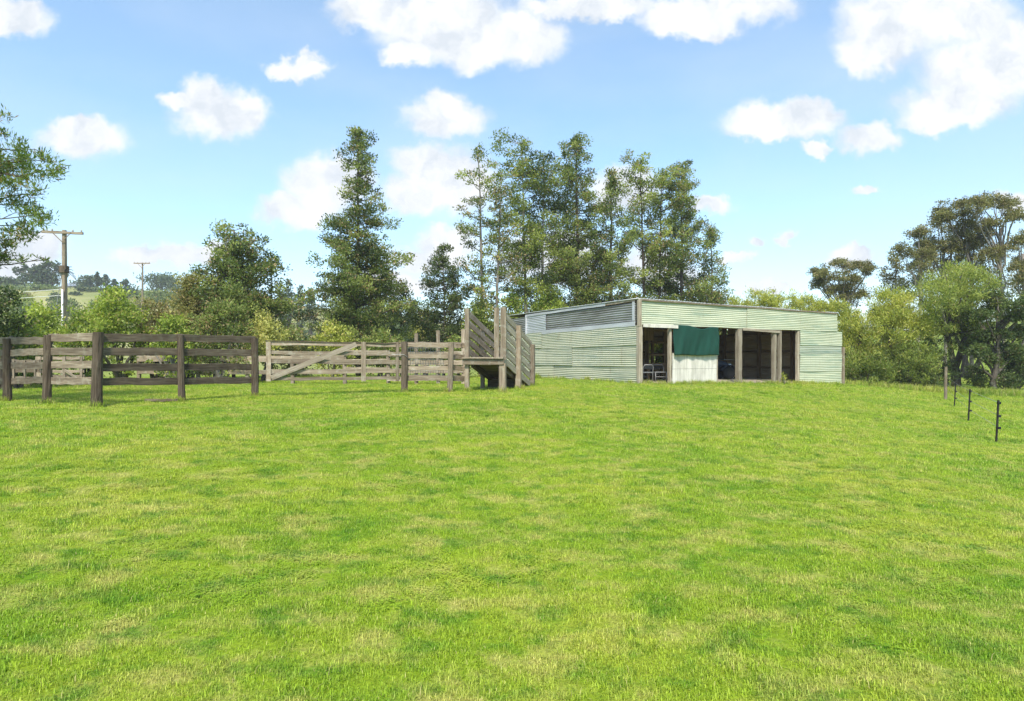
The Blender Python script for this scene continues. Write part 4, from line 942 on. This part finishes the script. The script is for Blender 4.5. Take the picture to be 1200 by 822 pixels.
for i, (px, Y, top, hw, lab) in enumerate(((338, 120, 327, 9, 'tall dark tree on the ridge right of the spreading conifer'), (352, 115, 333, 10, 'blue green tree on the ridge left of the lone conifer'), (364, 112, 338, 9, 'lower dark tree on the ridge beside the lone conifer'), (330, 125, 340, 10, 'dim tree on the ridge behind the wispy conifer'), (442, 110, 352, 14, 'dark ridge tree right of the lone conifer'), (462, 105, 348, 12, 'bluish ridge tree between the lone and side conifers'), (484, 100, 352, 12, 'grey green ridge tree left of the pointed dark conifer'), (300, 130, 342, 14, 'hazy ridge tree behind the spreading conifer'))):
    far_round(px, Y, top, hw, lab, 95 + i, tone=.42, shape=1.5)
far_round(358, 70, 386, 9, 'round dark shrub on the pale slope behind the gate', 110, 'far', .5, L=.2, W=.1)
far_round(376, 75, 380, 10, 'olive shrub on the pale slope left of the lone conifer', 111, 'olive', .5, L=.2, W=.1)
for i, (px, Y, top, hw, pal, lab) in enumerate(((20, 140, 350, 26, 'olive', 'olive scrub tree on the far slope at the left edge'), (122, 110, 352, 20, 'far_light', 'pale green tree on the slope right of the power pole'), (150, 150, 338, 24, 'far', 'grey green tree on the slope below the small pole'), (182, 140, 340, 24, 'far_light', 'light green tree on the slope right of the small pole'), (215, 150, 336, 26, 'far', 'dim tree on the slope behind the olive pointed bush'), (245, 130, 340, 22, 'far', 'dim tree on the slope left of the spreading conifer'), (50, 160, 341, 20, 'far_light', 'light tree on the slope under the umbrella shaped tree'), (405, 120, 356, 20, 'far', 'dim ridge tree behind the lone conifer'), (6, 175, 326, 24, 'far', 'broad dim tree on the skyline at the left edge'), (75, 120, 349, 18, 'far_light', 'light green scrub tree on the slope beside the power pole'), (35, 115, 356, 24, 'far_light', 'pale scrub tree low on the slope left of the power pole'), (106, 160, 341, 18, 'far', 'dark bushy tree beside the grey roofed house'), (160, 118, 348, 22, 'olive', 'olive tree on the slope behind the bright green bush'), (268, 145, 344, 20, 'far_light', 'light tree on the slope behind the spreading conifer'))):
    far_round(px, Y, top, hw, lab, 130 + i, pal, .5)
def house(px, Y, base, w, d, h, rh, rot, label, roofm):
    c = at(px, base, Y); c.z = G(c.x, c.y); e = empty('far_house', c, label, 'house', 'houses on the far slope')
    zz = CAM_Z - (base - HZ) / F_PX * Y; z0 = min(c.z - .5, zz); ca, sa = math.cos(rot), math.sin(rot)
    def Q(a, b, z): return Vector((c.x + a * ca - b * sa, c.y + a * sa + b * ca, z))
    m = MB(); m.beam(Q(-w/2, 0, (z0 + zz + h) / 2), Q(w/2, 0, (z0 + zz + h) / 2), d, zz + h - z0, seg=1, jit=0); m.build('wall', M['house_wall'], e)
    m = MB(); o_ = .4
    A = [Q(-w/2 - o_, -d/2 - o_, zz + h - .05), Q(w/2 + o_, -d/2 - o_, zz + h - .05), Q(w/2 + o_, 0, zz + h + rh), Q(-w/2 - o_, 0, zz + h + rh), Q(w/2 + o_, d/2 + o_, zz + h - .05), Q(-w/2 - o_, d/2 + o_, zz + h - .05)]
    m.quadgrid([[A[0], A[1]], [A[3], A[2]], [A[5], A[4]]], [[(0, 0), (1, 0)], [(0, 1), (1, 1)], [(0, 2), (1, 2)]]); o = m.build('roof', M[roofm], e); o.modifiers.new('thickness', 'SOLIDIFY').thickness = .15
    for f in (-.3, .0, .3):
        m = MB(); m.box(Q(f * w, -d/2 - .02, zz + h * .6), (1.6, .08, 1.2), rot); m.build('window', M['window_glass'], e)
house(93, 205, 343, 8.5, 6, 1.9, 1.7, -.35, 'grey roofed house on the far slope right of the power pole', 'house_roof')
house(88, 185, 353, 10, 6, 1.6, 1.6, .1, 'tan roofed low house behind the power pole', 'house_roof_tan')

# ------------------------------------------------------------------ grass
def in_shed(x, y, mg=0.0):
    dx, dy = x - SA.x, y - SA.y; s = dx * SU.x + dy * SU.y; t = dx * SV.x + dy * SV.y
    return (s > -.02 - mg) & (s < LEN + .02 + mg) & (t > .0 - mg) & (t < DEP + mg)
def blades(n, rr, lmin, lmax, w, rs, splay, straw):
    a = rs.rand(n) * 6.283; r = np.sqrt(rs.rand(n)) * rr
    px, py = np.cos(a) * r, np.sin(a) * r; az = rs.rand(n) * 6.283
    L = rs.uniform(lmin, lmax, n); tilt = np.abs(rs.normal(size=n)) * splay + .2
    d = np.stack([np.cos(az), np.sin(az)], 1); V = np.zeros((n, 5, 3)); wd = w * rs.uniform(.6, 1.3, n)
    sx_, sy_ = -d[:, 1] * wd / 2, d[:, 0] * wd / 2
    for j, (f, wf_) in enumerate(((0, 1), (.55, .8))):
        o = np.sin(tilt * f) * L * f; z = np.cos(tilt * f * .9) * L * f - (.015 if j == 0 else 0)
        for s_, q in ((1, 0), (-1, 1)):
            V[:, j * 2 + q, 0] = px + d[:, 0] * o + s_ * sx_ * wf_; V[:, j * 2 + q, 1] = py + d[:, 1] * o + s_ * sy_ * wf_; V[:, j * 2 + q, 2] = z
    o = np.sin(tilt) * L; V[:, 4, 0] = px + d[:, 0] * o; V[:, 4, 1] = py + d[:, 1] * o; V[:, 4, 2] = np.maximum(np.cos(tilt) * L, .008)
    b = np.arange(n)[:, None] * 5
    F3 = np.concatenate([b + np.array([[0, 1, 3]]), b + np.array([[0, 3, 2]]), b + np.array([[2, 3, 4]])])
    C = np.ones((n, 5, 4)); st = np.where(rs.rand(n) < straw, rs.uniform(.5, 1, n), rs.uniform(0, .12, n)); C[:, :, 0] = st[:, None]; C[:, :, 1] = rs.rand(n)[:, None]
    return V.reshape(-1, 3), F3, C.reshape(-1, 4)
def scatter_object(name, pts, scl, rot, which, protos, mat):
    pc = bpy.data.collections.new(name + '_tufts')
    for i, (V, F3, C) in enumerate(protos):
        o = npmesh('tuft_%02d' % i, V, F3, C, mat, 'none'); pc.objects.link(o)
    me = bpy.data.meshes.new(name); me.vertices.add(len(pts)); me.vertices.foreach_set('co', pts.astype(np.float32).ravel())
    for nm, ty, dat in (('scl', 'FLOAT', scl.astype(np.float32)), ('rot', 'FLOAT', rot.astype(np.float32)), ('which', 'INT', which.astype(np.int32))):
        a_ = me.attributes.new(nm, ty, 'POINT'); a_.data.foreach_set('value', dat)
    o = bpy.data.objects.new(name, me); col.objects.link(o)
    ng = bpy.data.node_groups.new(name, 'GeometryNodeTree')
    ng.interface.new_socket('Geometry', in_out='INPUT', socket_type='NodeSocketGeometry'); ng.interface.new_socket('Geometry', in_out='OUTPUT', socket_type='NodeSocketGeometry')
    N = ng.nodes.new; gi, go = N('NodeGroupInput'), N('NodeGroupOutput'); ip = N('GeometryNodeInstanceOnPoints'); ci = N('GeometryNodeCollectionInfo')
    ci.inputs['Collection'].default_value = pc; ci.inputs['Separate Children'].default_value = True; ci.inputs['Reset Children'].default_value = True
    def attr(nm, ty): a_ = N('GeometryNodeInputNamedAttribute'); a_.data_type = ty; a_.inputs['Name'].default_value = nm; return a_.outputs['Attribute']
    cx = N('ShaderNodeCombineXYZ'); Lk = ng.links.new
    Lk(attr('rot', 'FLOAT'), cx.inputs['Z']); Lk(gi.outputs[0], ip.inputs['Points']); Lk(ci.outputs[0], ip.inputs['Instance']); ip.inputs['Pick Instance'].default_value = True
    Lk(attr('which', 'INT'), ip.inputs['Instance Index']); Lk(cx.outputs[0], ip.inputs['Rotation']); Lk(attr('scl', 'FLOAT'), ip.inputs['Scale']); Lk(ip.outputs[0], go.inputs[0])
    md = o.modifiers.new('scatter', 'NODES'); md.node_group = ng
    tag(o, kind='stuff'); return o
rs = np.random.RandomState(21)
def scatter(dens, r0, r1, amax=54):
    A = math.radians(amax); n = int(dens * A * (r1 * r1 - r0 * r0))
    r = np.sqrt(rs.uniform(r0 * r0, r1 * r1, n)); a = rs.uniform(-A, A, n); return r * np.sin(a), r * np.cos(a)
XS, YS, SC = [], [], []
for dn, a, b, sc in ((250, 1.2, 6, .9), (150, 6, 10, 1.05), (80, 10, 16, 1.35), (40, 16, 26, 1.75), (14, 26, 42, 2.3)):
    x, y = scatter(dn, a, b); XS.append(x); YS.append(y); SC.append(np.full(len(x), sc))
x = np.concatenate(XS); y = np.concatenate(YS); sc = np.concatenate(SC)
keep = ~in_shed(x, y) & (y > .6); x, y, sc = x[keep], y[keep], sc[keep]
nz_ = fbm(x * 1.3, y * 1.3); nb_ = fbm(x * .5 + 40, y * .6)
sc = sc * (.75 + .5 * nz_) * (.88 + .25 * nb_)
protos = [blades(72, .085, .016, .040, .0042, np.random.RandomState(i), 1.7, .05) for i in range(8)] + [blades(34, .06, .035, .065, .005, np.random.RandomState(40 + i), .9, .03) for i in range(2)]
which = rs.randint(0, 8, len(x)); which[rs.rand(len(x)) < .035] = 8; which[rs.rand(len(x)) < .02] = 9
def clover(n, rr, rs):
    V = []; a = rs.rand(n) * 6.283; q = np.sqrt(rs.rand(n)) * rr
    for i in range(n):
        c = np.array([math.cos(a[i]) * q[i], math.sin(a[i]) * q[i], rs.uniform(.008, .03)]); t0 = rs.rand() * 6.283
        for j in range(3):
            t = t0 + j * 2.094; d = np.array([math.cos(t), math.sin(t), rs.uniform(-.1, .35)]) * rs.uniform(.006, .011); b = np.array([-math.sin(t), math.cos(t), 0]) * .005
            V += [c, c + d * .6 + b, c + d * 1.1, c + d * .6 - b]
    V = np.array(V); C = np.ones((len(V), 4)); C[:, 0] = 0; C[:, 1] = rs.uniform(.25, .9, len(V) // 4).repeat(4); return V, np.arange(len(V)).reshape(-1, 4), C
protos += [clover(46, .09, np.random.RandomState(90 + i)) for i in range(2)]
wd = fbm(x * .9 + 80, y * .9 + 11) + .5 * fbm(x * 3 + 5, y * 3); m_ = rs.rand(len(x)) < np.clip((wd - .80) * 1.5, 0, .32); which[m_] = rs.randint(10, 12, m_.sum())
scatter_object('grass', np.stack([x, y, gz(x, y)], 1), sc, rs.rand(len(x)) * 6.283, which, protos, M['blade'])
# long rough grass along walls, posts and the bush line
lx, ly = [], []
def edge(p, q, n, spread):
    for i in range(n):
        f = rs.rand(); lx.append(p[0] + (q[0] - p[0]) * f + rs.normal() * spread); ly.append(p[1] + (q[1] - p[1]) * f + rs.normal() * spread)
f0, f1 = S(0, -.18, 0), S(LEN, -.18, 0); edge(f0, f1, 240, .06); l1 = S(-.15, DEP, 0); edge(S(-.15, 0, 0), l1, 150, .05)
edge(S(fs(786), -.22, 0), S(fs(838), -.22, 0), 60, .08)
for p in POST + [P6, P7]: edge((p[0] - .1, p[1] - .12), (p[0] + .1, p[1] - .1), 9, .05)
edge(pp(990, 29.5), pp(1110, 29.5), 420, .5); edge(pp(1110, 29.5), pp(1210, 28.5), 260, .5)
edge(pp(165, 14.0), pp(212, 14.1), 14, .05)
for q in ((0.02, -.05), (1.4, -.1), (RL, -.1), (.06, WID)): p = RP(q[0], q[1], 0); edge((p.x - .1, p.y - .1), (p.x + .1, p.y - .1), 9, .05)
edge(pp(0, 21), pp(300, 25), 200, .8)
lx, ly = np.array(lx), np.array(ly); kp = ~in_shed(lx, ly, -.02); lx, ly = lx[kp], ly[kp]
lp = [blades(26, .07, .10, .24, .008, np.random.RandomState(60 + i), .4, .2) for i in range(4)]
sl = np.where(ly > 27, rs.uniform(.8, 2.0, len(lx)), rs.uniform(.5, 1.1, len(lx)))
scatter_object('long_grass', np.stack([lx, ly, gz(lx, ly)], 1), sl, rs.rand(len(lx)) * 6.283, rs.randint(0, 4, len(lx)), lp, M['blade'])

m = MB(); m.beam((-640, 0, 37), (640, 0, 37), 1280, 90, seg=1, jit=0); hz = m.build('haze', bpy.data.materials.new('haze'))
hm = hz.data.materials[0]; hm.use_nodes = True; hm.node_tree.nodes.clear(); pv = hm.node_tree.nodes.new('ShaderNodeVolumePrincipled'); pv.inputs['Color'].default_value = (.92, .95, 1, 1); pv.inputs['Density'].default_value = .0006
ho = hm.node_tree.nodes.new('ShaderNodeOutputMaterial'); hm.node_tree.links.new(pv.outputs[0], ho.inputs['Volume']); tag(hz, kind='stuff')
# ------------------------------------------------------------------ camera, light, sky
cam = bpy.data.cameras.new('camera'); co = bpy.data.objects.new('camera', cam); col.objects.link(co); scene.camera = co
co.location = (0, 0, CAM_Z); co.rotation_euler = (R(90), 0, 0); cam.sensor_width = 36; cam.lens = 36 * F_PX / 1200; cam.shift_y = (HZ - 411) / 1200.0; cam.clip_end = 5000
SUN_EL, SUN_AZ = 50, 184      # azimuth clockwise from +Y: behind the camera, to its left
sun = bpy.data.lights.new('sun', 'SUN'); so = bpy.data.objects.new('sun', sun); col.objects.link(so)
sun.energy = 2.5; sun.angle = R(11); sun.color = (1, .935, .82)
sd = Vector((math.sin(R(SUN_AZ)) * math.cos(R(SUN_EL)), math.cos(R(SUN_AZ)) * math.cos(R(SUN_EL)), math.sin(R(SUN_EL))))
so.rotation_euler = sd.to_track_quat('Z', 'Y').to_euler(); so.location = (0, -5, 30)

w = bpy.data.worlds.new('World'); scene.world = w; w.use_nodes = True; nt = w.node_tree; nt.nodes.clear()
class WN(NT):
    def __init__(s, t): s.t = t
k = WN(nt)
sky = k.n('ShaderNodeTexSky', sky_type='NISHITA'); sky.sun_disc = False; sky.sun_elevation = R(SUN_EL); sky.sun_rotation = R(SUN_AZ); sky.air_density = 1.0; sky.dust_density = .15; sky.ozone_density = 2.5
tc = k.n('ShaderNodeTexCoord').outputs['Generated']
sp_ = k.n('ShaderNodeSeparateXYZ'); k.l(tc, sp_.inputs[0])
def mth(op, a, b=None, c=None, clamp=False):
    nd = k.n('ShaderNodeMath', operation=op); nd.use_clamp = clamp
    for i, v in enumerate((a, b, c)):
        if v is None: continue
        if hasattr(v, 'is_output'): k.l(v, nd.inputs[i])
        else: nd.inputs[i].default_value = v
    return nd.outputs[0]
def vm(op, a, b):
    nd = k.n('ShaderNodeVectorMath', operation=op)
    for i, v in enumerate((a, b)):
        if v is None: continue
        if hasattr(v, 'is_output'): k.l(v, nd.inputs[i])
        else: nd.inputs[i].default_value = v
    return nd.outputs['Value'] if op == 'LENGTH' else nd.outputs['Vector']
yy = mth('MAXIMUM', sp_.outputs[1], .05)
u = mth('DIVIDE', sp_.outputs[0], yy); v = mth('DIVIDE', sp_.outputs[2], yy)     # tangent of bearing and of height
cb = k.n('ShaderNodeCombineXYZ'); k.l(u, cb.inputs[0]); k.l(v, cb.inputs[1]); uvv = cb.outputs[0]
def nvec(scale, detail, amp, off):
    nd = k.n('ShaderNodeTexNoise'); nd.inputs['Scale'].default_value = scale; nd.inputs['Detail'].default_value = detail; nd.inputs['Roughness'].default_value = .58
    k.l(vm('ADD', uvv, (off, off * .7, 0)), nd.inputs['Vector'])
    return vm('MULTIPLY', vm('SUBTRACT', nd.outputs['Color'], (.5, .5, .5)), (amp, amp, 0))
wu = vm('ADD', vm('ADD', uvv, nvec(10, 4, .055, 3.1)), nvec(30, 8, .05, 8.7))
CL = [(15, 20, 50, 26), (98, 164, 56, 26), (88, 150, 36, 18), (238, 112, 32, 28), (255, 136, 56, 34), (282, 136, 36, 30), (206, 122, 24, 12), (345, 79, 42, 14), (364, 73, 17, 13),
      (432, 14, 55, 24), (520, 24, 88, 48), (545, 58, 58, 28), (612, 42, 55, 34), (480, 62, 32, 18), (520, 138, 56, 24), (385, 218, 56, 36), (345, 252, 46, 24), (402, 196, 32, 18),
      (500, 192, 46, 28), (526, 216, 66, 40), (482, 228, 36, 26), (522, 284, 42, 24), (500, 302, 56, 18), (690, 6, 90, 16), (800, 18, 55, 24), (855, 8, 78, 26), (832, 32, 42, 18),
      (1050, 28, 72, 48), (1020, 62, 42, 26), (1112, 18, 84, 36), (1155, 80, 84, 42), (1185, 58, 64, 44), (1122, 122, 78, 30), (1098, 138, 54, 16), (920, 142, 74, 24), (900, 152, 58, 14), (952, 132, 42, 20),
      (1016, 162, 36, 20), (960, 174, 20, 10), (832, 236, 30, 13), (732, 224, 44, 30), (1015, 226, 18, 6), (890, 283, 14, 7), (925, 277, 16, 8), (1002, 303, 34, 13), (868, 300, 20, 7),
      (200, 302, 58, 14), (168, 304, 42, 13), (242, 292, 32, 13), (40, 294, 44, 22), (15, 312, 60, 14), (900, 338, 30, 7), (645, 300, 70, 36), (770, 320, 60, 26), (455, 335, 70, 18), (1190, 240, 30, 14),
      (-160, 60, 110, 50), (-300, 190, 90, 36), (-420, 20, 120, 50), (1380, 140, 100, 40), (1500, 20, 130, 60), (1560, 240, 90, 26), (300, -150, 150, 50), (760, -170, 160, 56), (1150, -240, 140, 60), (30, -240, 130, 60), (560, -380, 220, 90)]
dmin = None
for cx, cy, rx, ry in CL:
    d = vm('LENGTH', vm('MULTIPLY', vm('SUBTRACT', wu, ((cx - CX) / F_PX, (HZ - cy) / F_PX, 0)), (F_PX / rx, F_PX / ry, 0)), None)
    dmin = d if dmin is None else mth('SMOOTH_MIN', dmin, d, .25)
mr = k.n('ShaderNodeMapRange', interpolation_type='SMOOTHSTEP'); k.l(dmin, mr.inputs[0]); mr.inputs[1].default_value = 1.2; mr.inputs[2].default_value = .60; mr.inputs[3].default_value = 0; mr.inputs[4].default_value = 1
front = mth('MULTIPLY_ADD', sp_.outputs[1], 12.0, -1.2, True); up_ = mth('MULTIPLY_ADD', sp_.outputs[2], 60.0, 0.5, True)
alpha = mth('MULTIPLY', mth('MULTIPLY', mr.outputs[0], front), up_)
# thin veil
nd = k.n('ShaderNodeTexNoise'); nd.inputs['Scale'].default_value = 3.2; nd.inputs['Detail'].default_value = 6; k.l(vm('MULTIPLY', tc, (1, 1, 2.6)), nd.inputs['Vector'])
veil = k.ramp(nd.outputs['Fac'], [(.40, .17), (.75, .38)])
CLOUD = 2.85
shade = k.noise(vm('ADD', wu, (.0, .02, 0)), 13, 6, .6)
cc = k.ramp(shade, [(.36, (.72, .775, .845)), (.5, (.90, .925, .96)), (.62, (1.02, 1.02, 1.02))])
cc = k.mix(1.0, cc, (CLOUD, CLOUD, CLOUD), 'MULTIPLY')
hsv = k.n('ShaderNodeHueSaturation'); hsv.inputs['Saturation'].default_value = 1.12; hsv.inputs['Hue'].default_value = .490; hsv.inputs['Value'].default_value = .72; k.l(sky.outputs[0], hsv.inputs['Color'])
skyc = k.mix(veil, hsv.outputs[0], (CLOUD * .8, CLOUD * .88, CLOUD * .97))
fin = k.mix(alpha, skyc, cc)
bg = k.n('ShaderNodeBackground'); bg.inputs['Strength'].default_value = .15; k.l(fin, bg.inputs['Color']); wo = k.n('ShaderNodeOutputWorld'); k.l(bg.outputs[0], wo.inputs['Surface'])
scene.view_settings.view_transform = 'Standard'; scene.view_settings.look = 'None'; scene.view_settings.exposure = 1.38; scene.view_settings.gamma = 1
scene.cycles.max_bounces = 8; scene.cycles.diffuse_bounces = 6; scene.cycles.transparent_max_bounces = 4; scene.cycles.use_denoising = True
